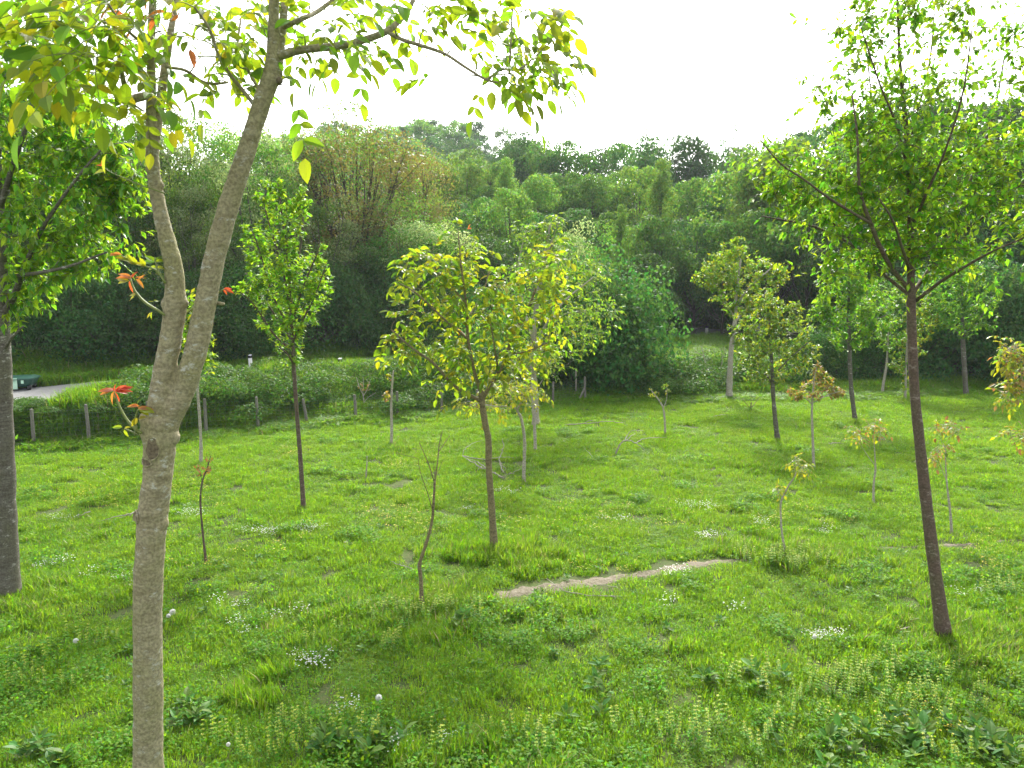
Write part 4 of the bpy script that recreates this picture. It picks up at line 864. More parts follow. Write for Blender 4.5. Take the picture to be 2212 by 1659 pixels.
# ------------------------------------------------------------------ slim vase-shaped tree
b = gp(656, 1102); T = Tree('slim_tree', b, 'slim upright bright green tree with a thin straight trunk, right of the forked tree', 'tree', None, 'bark_grey', ['pear', 'cherry'], 'hero')
T.bark = 'bark_cherry'
P, r = T.line([(657, 1110, 7), (656, 1100, 5.5), (648, 980, 5), (641, 890, 4.6), (635, 800, 4.4), (631, 730, 4.2), (628, 650, 3.4), (622, 560, 2.6), (610, 470, 1.8), (600, 395, 1)], n=40); T.add(P, rough(P, r, .03)[1], 'trunk', 10)
for x0, y0, pts in [(631, 735, [(600, 690), (560, 630), (530, 590)]), (632, 740, [(650, 700), (680, 640), (705, 570)]), (631, 720, [(590, 640), (560, 540), (545, 500)]), (630, 700, [(655, 620), (680, 560), (690, 530)]), (629, 680, [(610, 580), (580, 480), (570, 440)]), (629, 660, [(645, 560), (655, 480), (650, 440)]), (634, 790, [(625, 770), (610, 755), (598, 748)]), (628, 640, [(640, 560), (640, 470), (640, 430)]), (633, 760, [(590, 720), (550, 660), (518, 630)])]:
    dY = R.uniform(-.7, .7); P, r = T.line([(x0, y0, 2.4, 0)] + [(x, y, 2.0 - .5 * k, dY * (k + 1) / 3) for k, (x, y) in enumerate(pts)]); T.add(P, r, 'branch', 6)
ells = [(575, 420, 22, 45, 2), (620, 470, 55, 55, 5), (610, 560, 85, 60, 9), (615, 620, 100, 50, 9), (540, 620, 30, 45, 2), (625, 690, 70, 50, 6), (690, 590, 28, 55, 3), (628, 750, 35, 35, 2), (650, 440, 20, 40, 1.5), (600, 400, 16, 22, .8), (545, 520, 25, 50, 1.6)]
for tip in ell_tips(T.Y, ells, 430):
    a, ra = T.attach(tip, 1.1); P = T.shoot(a, tip, min(.005, ra * .6), -.05, 6); T.simple(P, 15, .09, (0, 1), .25, .9, (.8, .2))
T.finish(300)

# ------------------------------------------------------------------ the smaller trees of the meadow
def small_tree(name, label, base_px, trunk, limbs, ells, n_tip, leaf, mats, bark='bark_pale', nper=8, size=.07, comp=False, ind=0, rise=.3, seg=8, group=None, pw=None, catg='tree', tmpl='hero', pairs=2):
    b = gp(*base_px); T = Tree(name, b, label, catg, group, bark, leaf, tmpl)
    P, r = T.line(trunk); T.add(P, rough(P, r, .05)[1], 'trunk', seg)
    for q in limbs: P, r = T.line(q); T.add(P, r * .72, 'branch', 6)
    if n_tip:
        size = size * 1.3
        for tip in ell_tips(T.Y, ells, int(n_tip * 1.45)):
            a, ra = T.attach(tip, rise); P = T.shoot(a, tip, min(.006, max(ra * .6, .002)), .05, 5)
            if comp:
                T.compound(tip, norm(tip - a + R.normal(0, .2, 3)), pairs, size, mats, .4)
                if nper > 1: T.compound(P[3], norm(tip - a + R.normal(0, .8, 3)), pairs, size * .9, mats, .4)
                if nper > 2: T.compound(P[2], norm(R.normal(0, 1, 3)), pairs, size * .9, mats, .4)
            else: T.simple(P, nper, size, mats, .4, .9, pw)
    T.finish(ind); return T
WAL = ['wal', 'wal_y', 'wal_o']; 
MAT['pale_o'] = leaf_mat('coppery_leaf', (.22, .15, .04), (.5, .3, .06), rough=.4, trans=.4, vv=.25)
MAT['olive'] = leaf_mat('olive_leaf', (.09, .165, .022), (.28, .44, .035), rough=.4, trans=.42, vv=.3)
MAT['lime'] = leaf_mat('lime_leaf', (.085, .185, .014), (.34, .56, .022), rough=.4, trans=.45, vv=.3)
small_tree('bent_walnut_tree', 'small crooked walnut with bent grey stem right of the central walnut trunk', (1131, 1042), [(1131, 1050, 4), (1132, 1000, 3.6), (1133, 950, 3.5), (1126, 905, 3.2), (1118, 888, 3), (1122, 876, 2.6), (1130, 862, 2.2), (1120, 830, 1.6)], [[(1119, 888, 2.6, 0), (1105, 878, 2.2, -.1), (1075, 878, 1.8, -.3), (1040, 872, 1.2, -.5)], [(1128, 866, 2, 0), (1145, 850, 1.6, .2), (1160, 830, 1, .4)]],
           [(1100, 850, 70, 35, 6), (1140, 850, 40, 30, 3), (1060, 870, 50, 18, 2), (1110, 830, 50, 20, 2), (1030, 865, 40, 14, 1.2)], 75, WAL, (0, 1, 1), 'bark_pale', 2, .075, True, 120, .1)
small_tree('sapling', 'young tree behind the fork, its leaves showing between the two limbs', (434, 1002), [(434, 1010, 4), (434, 960, 3.6), (431, 900, 3.2), (428, 860, 3), (424, 780, 2.4), (418, 700, 1.8), (415, 650, 1)], [], [(420, 720, 40, 70, 5), (440, 770, 32, 35, 2), (415, 660, 25, 40, 1)], 80, ['pear', 'wal_y'], (0, 0, 0, 1), 'bark_pale', 9, .1, False, 0, .5)
small_tree('tall_walnut_tree', 'thick pale trunked tree behind the central walnut, crown rising over its right side', (1158, 922), [(1159, 930, 9), (1158, 915, 8), (1155, 860, 7.5), (1153, 800, 7), (1153, 730, 6), (1160, 650, 5), (1175, 560, 3.6), (1190, 480, 1.6)], [[(1153, 760, 4.5, 0), (1180, 700, 4, -.4), (1220, 650, 3, -.8), (1280, 600, 1.6, -1)], [(1154, 740, 4.5, 0), (1130, 660, 4, .4), (1120, 580, 3, .6), (1135, 500, 1.6, .6)], [(1175, 560, 2.5, 0), (1200, 500, 2, 0), (1210, 470, 1, 0)]],
           [(1195, 480, 22, 30, 2), (1145, 505, 35, 28, 2.5), (1190, 560, 60, 50, 5), (1150, 600, 60, 70, 5), (1240, 640, 60, 60, 4.5), (1275, 600, 40, 38, 2.4), (1270, 700, 50, 50, 3), (1200, 730, 80, 60, 5), (1320, 660, 30, 24, 1), (1150, 760, 70, 40, 3)], 230, ['lime', 'wal', 'olive'], (0, 0, 1, 2), 'bark_pale', 3, .1, True, 0, .2)
small_tree('sapling', 'leafy sapling on a straight grey stem just right of the bent walnut', (1156, 978), [(1157, 985, 3.6), (1155, 930, 3.2), (1153, 880, 3), (1153, 820, 2.6), (1150, 780, 2), (1148, 740, 1)], [[(1153, 850, 1.8), (1175, 815, 1.6, .1), (1190, 780, 1, .1)]], [(1170, 775, 45, 35, 3), (1130, 790, 40, 26, 2), (1190, 770, 26, 20, 1)], 40, ['olive', 'wal_y', 'wal'], (0, 0, 1, 2), 'bark_pale', 2, .09, True, 0, .2)
small_tree('sapling', 'nearly bare sapling with orange leaves by the fence left of the central walnut', (845, 965), [(845, 972, 3.4), (846, 920, 3), (845, 870, 2.6), (848, 820, 2), (850, 800, 1.2)], [[(845, 862, 1.4), (838, 855, 1), (832, 850, .7)]], [(842, 813, 14, 6, 1), (836, 856, 9, 8, 1)], 12, ['pale_o', 'wal_y'], (0, 1), 'bark_pale', 3, .08, False, 30)
small_tree('sapling', 'thin sapling in front of the fence behind the dead branches, pale forked top', (1437, 944), [(1437, 950, 2.6), (1436, 910, 2.2), (1432, 880, 2), (1420, 860, 1.4), (1408, 845, .9)], [[(1433, 882, 1.4), (1440, 862, 1.1), (1441, 838, .8)]], [(1420, 850, 28, 16, 1), (1440, 838, 8, 12, .6)], 16, ['olive', 'wal_y'], (0, 1), 'bark_pale', 4, .06, False, 0)
small_tree('ash_tree', 'yellow green round crowned tree on a leaning pale trunk', (1575, 862), [(1574, 870, 8), (1575, 858, 7), (1577, 800, 6), (1580, 750, 5.5), (1588, 690, 4.5), (1590, 640, 3.6), (1600, 560, 2)], [[(1588, 690, 3.5), (1560, 640, 3, .3), (1530, 590, 1.8, .5)], [(1590, 660, 3.5), (1620, 620, 3, -.3), (1665, 580, 1.8, -.4)], [(1586, 700, 2.4), (1610, 670, 2, .4), (1640, 640, 1.2, .7)]],
           [(1595, 535, 35, 26, 2), (1560, 570, 55, 35, 4), (1530, 600, 32, 24, 2), (1610, 590, 70, 45, 6), (1670, 590, 32, 26, 2), (1640, 635, 60, 30, 3), (1585, 640, 50, 30, 3), (1590, 680, 26, 30, 1.2), (1590, 720, 14, 20, .5)], 260, ['lime', 'wal_y'], (0, 0, 0, 1), 'bark_pale', 16, .1, False, 0, .2)
small_tree('maple_tree', 'pale green bushy tree on a grey stem, overlapping the leaning pale trunk', (1680, 952), [(1681, 960, 6.5), (1679, 945, 5.5), (1674, 900, 5), (1670, 850, 4.6), (1668, 800, 4), (1664, 730, 3), (1660, 660, 1.6)], [[(1669, 830, 2.8), (1640, 790, 2.2, .3), (1605, 750, 1.4, .5)], [(1668, 815, 2.8), (1700, 780, 2.2, -.3), (1745, 740, 1.4, -.4)]],
           [(1660, 655, 30, 26, 2), (1640, 700, 55, 40, 5), (1700, 720, 65, 45, 5), (1620, 750, 42, 40, 3), (1670, 780, 75, 40, 6), (1740, 760, 40, 35, 2.4), (1700, 680, 40, 30, 2), (1650, 815, 55, 18, 1.6)], 250, ['olive', 'lime', 'wal_y'], (0, 0, 1, 2), 'bark_grey', 15, .085, False, 0, .2)
small_tree('copper_tree', 'slender young tree with coppery orange leaves between the two green trees at right', (1757, 1014), [(1758, 1020, 3.4), (1756, 960, 2.8), (1754, 900, 2.6), (1755, 860, 2.2), (1760, 810, 1.4), (1768, 785, .8)], [[(1755, 875, 1.8), (1740, 860, 1.4, .1), (1715, 852, .9, .2)], [(1755, 870, 1.8), (1785, 855, 1.4, -.1), (1815, 845, .9, -.2)]],
           [(1768, 800, 16, 18, 1.2), (1760, 840, 45, 22, 3), (1720, 850, 24, 14, 1.4), (1810, 845, 20, 12, 1.2), (1780, 825, 30, 16, 1.4)], 70, ['pale_o', 'olive', 'wal_y'], (0, 0, 0, 1, 2), 'bark_pale', 10, .07, False, 0, .1)
small_tree('maple_tree', 'deep green straight trunked tree left of the cherry', (1848, 912), [(1849, 920, 6), (1846, 900, 5), (1838, 830, 4.6), (1835, 750, 4.2), (1833, 680, 3.4), (1835, 600, 2), (1838, 560, 1)], [[(1835, 745, 2.8), (1800, 700, 2.2, .4), (1765, 665, 1.4, .6)], [(1835, 740, 2.8), (1875, 700, 2.2, -.4), (1915, 680, 1.4, -.5)]],
           [(1835, 575, 40, 30, 2.5), (1820, 620, 55, 40, 5), (1860, 640, 60, 45, 5), (1780, 665, 36, 26, 2), (1840, 690, 85, 40, 7), (1900, 690, 40, 36, 2.6), (1835, 730, 50, 20, 2)], 260, ['cherry', 'pear'], (0, 0, 1), 'bark_grey', 15, .1, False, 0, .2)
small_tree('thin_tree', 'thin leaning pale stem at the foot of the dark hedge, left of the cherry trunk', (1905, 852), [(1905, 858, 3), (1908, 830, 2.8), (1915, 790, 2.4), (1917, 760, 2), (1920, 700, 1)], [], [(1925, 720, 38, 45, 3), (1930, 660, 30, 40, 2)], 70, ['lime', 'cherry'], (0, 1), 'bark_pale', 14, .1, False, 0, .3)
small_tree('thin_tree', 'tree with yellow green sprays close behind the cherry trunk on its right', (1955, 862), [(1955, 868, 2.8), (1956, 830, 2.4), (1958, 770, 2), (1960, 700, 1)], [], [(1985, 660, 36, 50, 3), (1975, 730, 34, 45, 3), (1940, 790, 24, 22, 1), (1965, 830, 18, 14, .6), (2000, 690, 26, 40, 1.4)], 110, ['lime', 'wal_y'], (0, 0, 1), 'bark_pale', 14, .1, False, 0, .2)
small_tree('maple_tree', 'dark green tree with a pale trunk near the right edge at the far side', (2087, 855), [(2088, 862, 6), (2086, 840, 5), (2083, 790, 4.6), (2080, 730, 4.2), (2078, 660, 3), (2076, 570, 1.4)], [[(2080, 730, 2.8), (2040, 690, 2.2, .4), (2010, 650, 1.4, .6)], [(2080, 725, 2.8), (2115, 690, 2.2, -.4), (2140, 650, 1.4, -.6)]],
           [(2075, 580, 50, 36, 3), (2040, 640, 50, 45, 4), (2110, 640, 55, 50, 4), (2075, 690, 80, 35, 5)], 240, ['cherry'], (0,), 'bark_grey', 15, .11, False, 0, .2)
small_tree('sapling', 'bent pale sapling with a tuft of yellow leaves at the dirt path end', (1697, 1206), [(1698, 1212, 3), (1695, 1190, 2.6), (1689, 1150, 2.4), (1686, 1100, 2.2), (1689, 1078, 2.2), (1703, 1050, 2, -.05), (1717, 1028, 1.6, -.1), (1722, 1000, 1, -.1)], [[(1690, 1075, 1.2), (1684, 1066, 1), (1679, 1058, .7)]], [(1720, 995, 16, 9, 2), (1733, 1010, 10, 5, 1), (1680, 1057, 4, 4, .4)], 16, ['wal_y', 'olive'], (0, 0, 1), 'bark_pale', 2, .055, True, 60, .1)
small_tree('sapling', 'slim sapling with pale sparse leaves left of the cherry trunk', (1887, 1088), [(1887, 1094, 2.6), (1887, 1050, 2.2), (1891, 1015, 2), (1890, 985, 1.4), (1888, 950, 1), (1886, 920, .6)], [[(1890, 1005, 1.2), (1875, 985, 1), (1862, 965, .7)]], [(1893, 925, 26, 14, 2), (1862, 948, 24, 8, 1.4), (1845, 925, 10, 8, .5)], 22, ['olive', 'pale_o', 'wal_y'], (0, 1, 2), 'bark_pale', 2, .055, True, 60, .1)
small_tree('sapling', 'small pale sapling standing close to the right of the cherry trunk', (2056, 1153), [(2056, 1158, 3), (2053, 1110, 2.4), (2047, 1060, 2), (2043, 1010, 1.4), (2042, 970, .9)], [[(2045, 1040, 1.2), (2030, 1000, .9), (2022, 975, .6)]], [(2047, 925, 30, 12, 2), (2018, 988, 18, 9, 1), (2035, 970, 20, 9, 1.2)], 26, ['pale_o', 'wal_y', 'olive'], (0, 1, 2), 'bark_pale', 2, .055, True, 60, .1)
small_tree('sapling', 'yellow leaved sapling reaching in from the right edge', (2235, 1120), [(2235, 1126, 3), (2228, 1000, 2.4), (2220, 880, 2), (2205, 800, 1.4), (2190, 740, .8)], [], [(2190, 760, 30, 22, 2), (2170, 740, 18, 14, 1), (2200, 810, 30, 40, 3), (2185, 850, 22, 14, 1), (2205, 935, 26, 10, 1)], 60, ['wal_y', 'lime', 'pale_o'], (0, 0, 1, 2), 'bark_pale', 2, .08, True, 60, .2)
small_tree('sapling', 'thin dark sapling with small reddish leaves just right of the forked trunk', (445, 1218), [(446, 1222, 3), (441, 1180, 2.6), (435, 1120, 2.4), (433, 1080, 2.2), (437, 1040, 2), (448, 1010, 1.4), (455, 985, .8)], [[(437, 1042, 1.2), (432, 1020, .9), (428, 1008, .6)]], [(438, 1015, 22, 10, 2), (450, 990, 12, 8, 1)], 18, ['pale_o', 'wal_o'], (0, 1), 'bark_cherry', 4, .035, False, 0, .1)
small_tree('bare_sapling', 'bare forked sapling with dark twigs left of the central walnut trunk', (911, 1318), [(911, 1325, 5), (911, 1300, 4.4), (909, 1250, 4), (906, 1222, 4), (912, 1200, 3.8), (925, 1160, 3.4), (934, 1120, 3), (937, 1080, 2.8), (939, 1040, 2.6)],
           [[(939, 1042, 2.4), (945, 1000, 2, .05), (949, 960, 1.6, .1), (956, 930, 1, .1)], [(938, 1040, 2, 0), (925, 1000, 1.6, -.05), (912, 970, 1.2, -.1), (905, 955, .7, -.1)], [(934, 1100, 1.8, 0), (922, 1060, 1.4, -.1), (908, 1020, 1.1, -.2), (903, 990, .7, -.2)], [(948, 975, 1.4, .1), (962, 955, 1.1, .2), (972, 940, .6, .3)], [(940, 1030, 1.2, 0), (950, 1010, .9, .1), (957, 995, .6, .1)], [(903, 990, .9, -.2), (880, 985, .8, -.25), (855, 977, .5, -.3)], [(938, 1030, 1, 0), (937, 1005, .8, 0), (938, 990, .5, 0)]], [], 0, ['wal'], (0,), 'bark_wal', 0, .05, catg='tree')
small_tree('tiny_sapling', 'tiny leafless stick of a sapling below the mesh fence, right of the slim tree', (790, 1034), [(790, 1036, 1.6), (792, 1010, 1.3), (793, 985, .8)], [], [], 0, ['wal'], (0,), 'bark_pale')
small_tree('dead_shrub', 'bleached leafless forked shrub standing against the brambles', (1540, 842), [(1541, 850, 3), (1540, 832, 2.6)], [[(1540, 834, 2.2), (1530, 812, 1.8), (1524, 790, 1.5), (1520, 765, 1.2), (1514, 748, .8)], [(1540, 834, 2.2), (1552, 815, 1.8), (1558, 795, 1.5), (1560, 770, 1), (1556, 755, .7)], [(1520, 768, 1), (1508, 764, .8), (1500, 760, .5)], [(1532, 815, 1), (1518, 806, .8), (1508, 802, .5)], [(1560, 775, .9), (1566, 760, .7), (1564, 750, .5)]], [], 0, ['wal'], (0,), 'bark_pale', catg='shrub')
small_tree('dead_shrub', 'dry brown weedy shrub caught in the wire fence left of the central walnut', (785, 895), [(784, 900, 1.6), (786, 870, 1.4), (784, 850, 1.2)], [[(785, 855, 1.2), (776, 835, 1), (770, 815, .7)], [(785, 855, 1.2), (794, 840, 1), (800, 820, .7)], [(786, 870, 1), (796, 858, .8), (812, 848, .6)], [(784, 848, 1), (785, 828, .8), (784, 812, .6)]], [(785, 835, 18, 14)], 10, ['pale_o'], (0,), 'bark_pale', 4, .05, catg='shrub')
small_tree('bare_sapling', 'short dark leafless sapling in the grass behind the dead branches, right of centre', (1623, 888), [(1623, 892, 2), (1622, 880, 1.6), (1623, 868, 1)], [[(1622, 882, 1.2), (1612, 872, 1), (1604, 862, .6)], [(1622, 882, 1.2), (1630, 872, 1), (1636, 864, .6)]], [], 0, ['wal'], (0,), 'bark_wal')

# ------------------------------------------------------------------ dead branches lying in the grass
def dead(label, lines, r0, name='dead_branch'):
    c = gp(*lines[0][0][:2]); root = empty(name, c, label, 'branch', 'dead branches in the grass')
    for k, ln in enumerate(lines):
        P = np.array([gp(q[0], q[1], q[2]) for q in ln]); P = resample(P, len(ln) * 4); n = len(P)
        P[1:-1] += R.normal(0, .008, (n - 2, 3)); w = Wood(); rr = r0 * (1 if k == 0 else .6); w.tube(P - c, np.linspace(rr, rr * .35, n), 6)
        link('limb' if k == 0 else 'twig', w.mesh('limb'), root, [MAT['deadwood']])
dead('bleached dead branch crossing behind the central walnut trunk', [[(1087, 1032, .03), (1058, 1018, .06), (1030, 1004, .1), (998, 984, .16)], [(1060, 1019, .08), (1035, 1000, .14), (1015, 992, .2)], [(1040, 1008, .05), (1028, 1018, .02), (1022, 1020, .02)], [(1000, 985, .16), (1040, 992, .1), (1080, 988, .1), (1110, 988, .1)]], .022)
dead('upright crooked grey branch between the central walnut and the bent walnut', [[(1088, 1022, .02), (1080, 1002, .15), (1080, 988, .25), (1088, 965, .42), (1085, 948, .55)], [(1081, 1000, .15), (1090, 1010, .08), (1093, 1018, .02)]], .016)
dead('thin arched twig lying left of the central walnut behind the bare sapling', [[(998, 984, .05), (1005, 970, .15), (1020, 958, .2), (1050, 950, .1)], [(882, 966, .05), (900, 970, .1), (918, 973, .05)]], .008)
dead('arched bleached branch standing out of the grass right of centre', [[(1331, 982, .0), (1336, 965, .18), (1346, 953, .3), (1358, 952, .3), (1378, 960, .2), (1392, 972, .02)], [(1350, 953, .28), (1356, 938, .4), (1368, 930, .5), (1390, 930, .5)], [(1352, 953, .28), (1362, 943, .36), (1372, 936, .4)], [(1370, 957, .22), (1395, 947, .25), (1440, 944, .1)]], .02)
dead('long thin dead branch lying at the field edge right of the thick pale trunk', [[(1160, 919, .02), (1220, 918, .04), (1265, 915, .12), (1310, 910, .2), (1345, 913, .1)], [(1262, 915, .12), (1275, 908, .2), (1290, 911, .15)]], .018)
dead('short grey dead branch in the grass left of the bare stub at right', [[(1525, 902, .05), (1550, 898, .1), (1590, 895, .05)], [(1530, 900, .05), (1560, 902, .04), (1580, 900, .03)]], .016)
dead('pale stick in the grass between the coppery tree and the slim sapling', [[(1790, 958, .05), (1812, 957, .06), (1832, 958, .04)]], .014)
dead('dark fallen twig in the open grass right of the bent walnut', [[(1288, 1002, .0), (1278, 985, .06), (1262, 968, .08)], [(1280, 988, .05), (1286, 995, .04), (1296, 1010, .02)]], .01)
dead('long thin branch lying across the dirt path', [[(1370, 1289, .03), (1300, 1287, .06), (1240, 1281, .08), (1205, 1268, .12), (1180, 1250, .12)], [(1250, 1283, .06), (1225, 1272, .08), (1210, 1262, .1)], [(1320, 1288, .06), (1345, 1294, .03), (1360, 1297, .02)], [(1290, 1264, .04), (1330, 1268, .05), (1350, 1275, .02)]], .009)
dead('small dead twigs in the grass left of the bare sapling', [[(892, 1230, .03), (870, 1222, .08), (845, 1213, .1)], [(930, 1242, .02), (928, 1225, .12), (926, 1215, .2)]], .008)
dead('spindly dead branch lying behind the forked trunk at left', [[(290, 1106, .15), (250, 1118, .12), (205, 1128, .05)], [(285, 1112, .12), (262, 1118, .1), (240, 1122, .06)], [(288, 1125, .05), (270, 1128, .05), (250, 1131, .03)]], .01)
dead('thin curved twig in the grass between the left edge trunk and the forked trunk', [[(195, 1105, .1), (180, 1110, .1), (160, 1118, .05), (135, 1120, .03)]], .009)
dead('thin dark twig lying by the bent walnut foot', [[(1098, 1025, .04), (1115, 1018, .08), (1128, 1010, .12)], [(1128, 1010, .12), (1137, 985, .3)]], .009)

# ------------------------------------------------------------------ wire fence
def fpt(px):                                                   # foot of a post on the fence line
    k = (px - W0 / 2) / FPX; A, B = FE_A, FE_B; s1 = (B[1] - A[1]) / (B[0] - A[0]); x = 0; y = 15.0
    for _ in range(30):
        y = A[1] + s1 * (x - A[0]); x = k * (y * cp + (CAM_H) * sp)
    return np.array([x, y + .25, tz(x, y + .25)])
fr = empty('wire_fence', fpt(760), 'low wire mesh fence on weathered wooden posts along the far edge of the meadow', 'fence'); fo = np.array(fr.location)
tops = []
for px, py, lean in [(60, 884, .0), (180, 874, -.02), (312, 868, 0), (437, 862, .0), (552, 858, -.03), (658, 862, -.12), (764, 853, -.02), (857, 846, -.02), (952, 846, 0), (1030, 842, 0), (1115, 836, 0), (1196, 825, .0), (1266, 814, -.03)]:
    f = fpt(px); top = at(px, py, f[1]); f[2] -= .05; h = top[2] - f[2]; p0 = f.copy(); p1 = f + np.array([lean * h, 0, h]); w = Wood(); w.tube(np.array([p0, (p0 + p1) / 2 + R.normal(0, .01, 3), p1]) - fo, [.043, .04, .036], 7); link('post', w.mesh('post', False), fr, [MAT['post']]); tops.append((p0, p1))
w = Wood(); a = tops[-1][1] * .62 + tops[-1][0] * .38; b2 = fpt(1250); w.tube(np.array([a, b2]) - fo, [.034, .036], 6); link('brace', w.mesh('brace', False), fr, [MAT['post']])
w = Wood()
for (a0, a1), (b0, b1) in zip(tops[:-1], tops[1:]):
    for k in range(9):
        t = .12 + .78 * k / 8; w.tube(np.array([a0 * (1 - t) + a1 * t, b0 * (1 - t) + b1 * t]) - fo, [.0013, .0013], 3, cap=False)
    L = np.linalg.norm(b0 - a0)
    for k in range(int(L / .12)):
        s_ = k / (L / .12); lo = a0 * (1 - s_) + b0 * s_; hi = a1 * (1 - s_) + b1 * s_; w.tube(np.array([lo * .88 + hi * .12, lo * .1 + hi * .9]) - fo, [.0011, .0011], 3, cap=False)
tag(link('wire_mesh', w.mesh('wire_mesh', False), fr, [MAT['wire']]), kind='stuff')
w = Wood(); p = at(1245, 830, 24.5); q = at(1244, 801, 24.5); w.tube(np.array([[p[0], 24.5, tz(p[0], 24.5)], q]), [.03, .028], 6)
o = link('thin_pole', w.mesh('thin_pole'), None, [MAT['bark_pale']]); tag(o, 'thin pale pole in the shade of the dark bush behind the last fence post', 'pole')

# ------------------------------------------------------------------ roadside markers and bin
def marker(px, ptop, Yd, label, w_=.06, lean=0):
    top = at(px, ptop, Yd); z0 = tz(top[0], Yd); root = empty('marker_post', (top[0], Yd, z0), label, 'marker post', 'black and white roadside marker posts'); h = max(top[2] - z0, .5)
    def slab(name, a, b_, mat, e=0.0):
        x, y = w_ + e, w_ * .7 + e; sl = .06 if b_ >= .999 else 0
        V = [(-x, -y, a * h), (x, -y, a * h), (x, y, a * h), (-x, y, a * h), (-x, -y, b_ * h - sl), (x, -y, b_ * h - sl), (x, y, b_ * h), (-x, y, b_ * h)]
        F = [(0, 3, 2, 1), (4, 5, 6, 7), (0, 1, 5, 4), (1, 2, 6, 5), (2, 3, 7, 6), (3, 0, 4, 7)]; link(name, np_mesh(name, V, np.array(F)), root, [MAT[mat]])
    slab('lower_body', 0, .78, 'pl_white'); slab('black_band', .78, .94, 'pl_black', .002); slab('cap', .94, 1.0, 'pl_black' if Yd > 26 and px > 600 else 'pl_white')
    root.rotation_euler = (0, lean, math.atan2(road_d[1], road_d[0]) - 1.2)
marker(541, 766, road_Y(541) + 2.15, 'leaning white roadside marker post beyond the road, left of the slim tree', .055, -.06)
marker(734, 773, road_Y(734) - 2.9, 'white roadside marker post with black top right of the slim tree', .06)
marker(1527, 704, road_Y(1527) - 3.2, 'distant white roadside marker post on the grassy strip at right', .08)
Yb = road_Y(40) + 2.0; tp = at(40, 812, Yb); z0 = tz(tp[0], Yb); h = tp[2] - z0
br = empty('waste_container', (at(30, 800, Yb)[0], Yb, z0), 'dark green rubbish container with a pale sticker beside the road at far left', 'rubbish container', rz=.35)
def loft(name, secs, mat, parent):
    V = []; F = []
    for (x, y, z) in secs:
        for k in range(16):
            t = 2 * math.pi * (k + .5) / 16; c, s_ = math.cos(t), math.sin(t); e = .35; V.append((x * math.copysign(abs(c) ** e, c), y * math.copysign(abs(s_) ** e, s_), z))
    for i_ in range(len(secs) - 1):
        for k in range(16): F.append((i_ * 16 + k, i_ * 16 + (k + 1) % 16, (i_ + 1) * 16 + (k + 1) % 16, (i_ + 1) * 16 + k))
    me = bpy.data.meshes.new(name); me.from_pydata(V, [], F + [tuple(range(16))[::-1], tuple(range(len(V) - 16, len(V)))]); me.update(); return link(name, me, parent, [MAT[mat]])
loft('body', [(.46, .36, .12), (.52, .42, .2), (.58, .46, h * .8), (.62, .5, h * .82), (.62, .5, h * .85)], 'bin', br)
loft('lid', [(.6, .48, h * .855), (.6, .47, h * .9), (.5, .38, h * .97), (.3, .22, h)], 'bin', br)
for k, (x, z, wx, hz, mt) in enumerate([(.06, h * .55, .11, .16, 'sticker'), (.08, h * .76, .05, .035, 'sticker'), (.3, h * .66, .035, .05, 'sticker'), (-.24, h * .62, .16, .12, 'navy')]):
    V = [(x - wx, -.475, z - hz), (x + wx, -.475, z - hz), (x + wx, -.475, z + hz), (x - wx, -.475, z + hz)]; V += [(a, -.46, c) for a, b_, c in V]
    link('sticker', np_mesh('sticker', V, np.array([(0, 1, 2, 3), (1, 5, 6, 2), (5, 4, 7, 6), (4, 0, 3, 7), (3, 2, 6, 7), (0, 4, 5, 1)])), br, [MAT[mt]])
for sx in (-1, 1):
    for sy in (-1, 1):
        w = Wood(); w.tube(np.array([[sx * .42 - .04, sy * .3, .08], [sx * .42 + .04, sy * .3, .08]]), [.08, .08], 12); link('wheel', w.mesh('wheel'), br, [MAT['pl_black']])

# ------------------------------------------------------------------ dandelion clocks
def dandelion(px, py, r_px, label):
    c = None
    Yd = .036 * FPX / r_px * .97; top = at(px, py, Yd); z0 = tz(top[0], top[1]); h = min(max(top[2] - z0, .12), .42)
    # stand it where its head shows at the measured pixel
    g0 = gp(px, py, h); root = empty('dandelion', (g0[0], g0[1], tz(g0[0], g0[1])), label, 'dandelion', 'dandelion seed heads in the near grass'); hh = g0[2] - tz(g0[0], g0[1])
    w = Wood(); w.tube(np.array([[.02, 0, 0], [.01, .01, hh * .5], [0, 0, hh]]), [.003, .0026, .0022], 6); link('stem', w.mesh('stem'), root, [MAT['tw_green']])
    n = 240; d = norm(R.normal(0, 1, (n, 3))); rad = r_px / FPX * g0[1]
    V1, F1 = leaf_arrays(T_FAR, d * rad * .12, d, np.cross(d, R.normal(0, 1, (n, 3))), np.full(n, rad * .9)); V1 = V1 * 1
    s_ = norm(np.cross(d, R.normal(0, 1, (n, 3)))); V2, F2 = leaf_arrays(T_FAR, d * rad * .93 - s_ * rad * .1, s_, d, np.full(n, rad * .25))
    link('seed_head', np_mesh('seed_head', np.concatenate([V1 * [1, 1, 1], V2]) + [0, 0, hh], np.concatenate([F1, F2 + len(V1)])), root, [MAT['fluff']])
MAT['fluff'] = leaf_mat('seed_fluff', (.85, .85, .82), (.85, .85, .82), rough=.9, trans=.5, vv=.05, hv=0, spec=.1)
dandelion(818, 1507, 8, 'round white dandelion clock on its stem in the lower middle of the near grass'); dandelion(373, 1322, 7, 'white dandelion clock just right of the forked trunk'); dandelion(364, 1330, 5, 'smaller white dandelion clock beside the one right of the forked trunk')
dandelion(164, 1384, 6, 'white dandelion clock left of the forked trunk'); dandelion(493, 1608, 5, 'pale dandelion clock low in the clover right of the forked trunk base'); dandelion(1760, 1375, 5, 'white dandelion clock at the left end of the pale flower patch near the cherry')

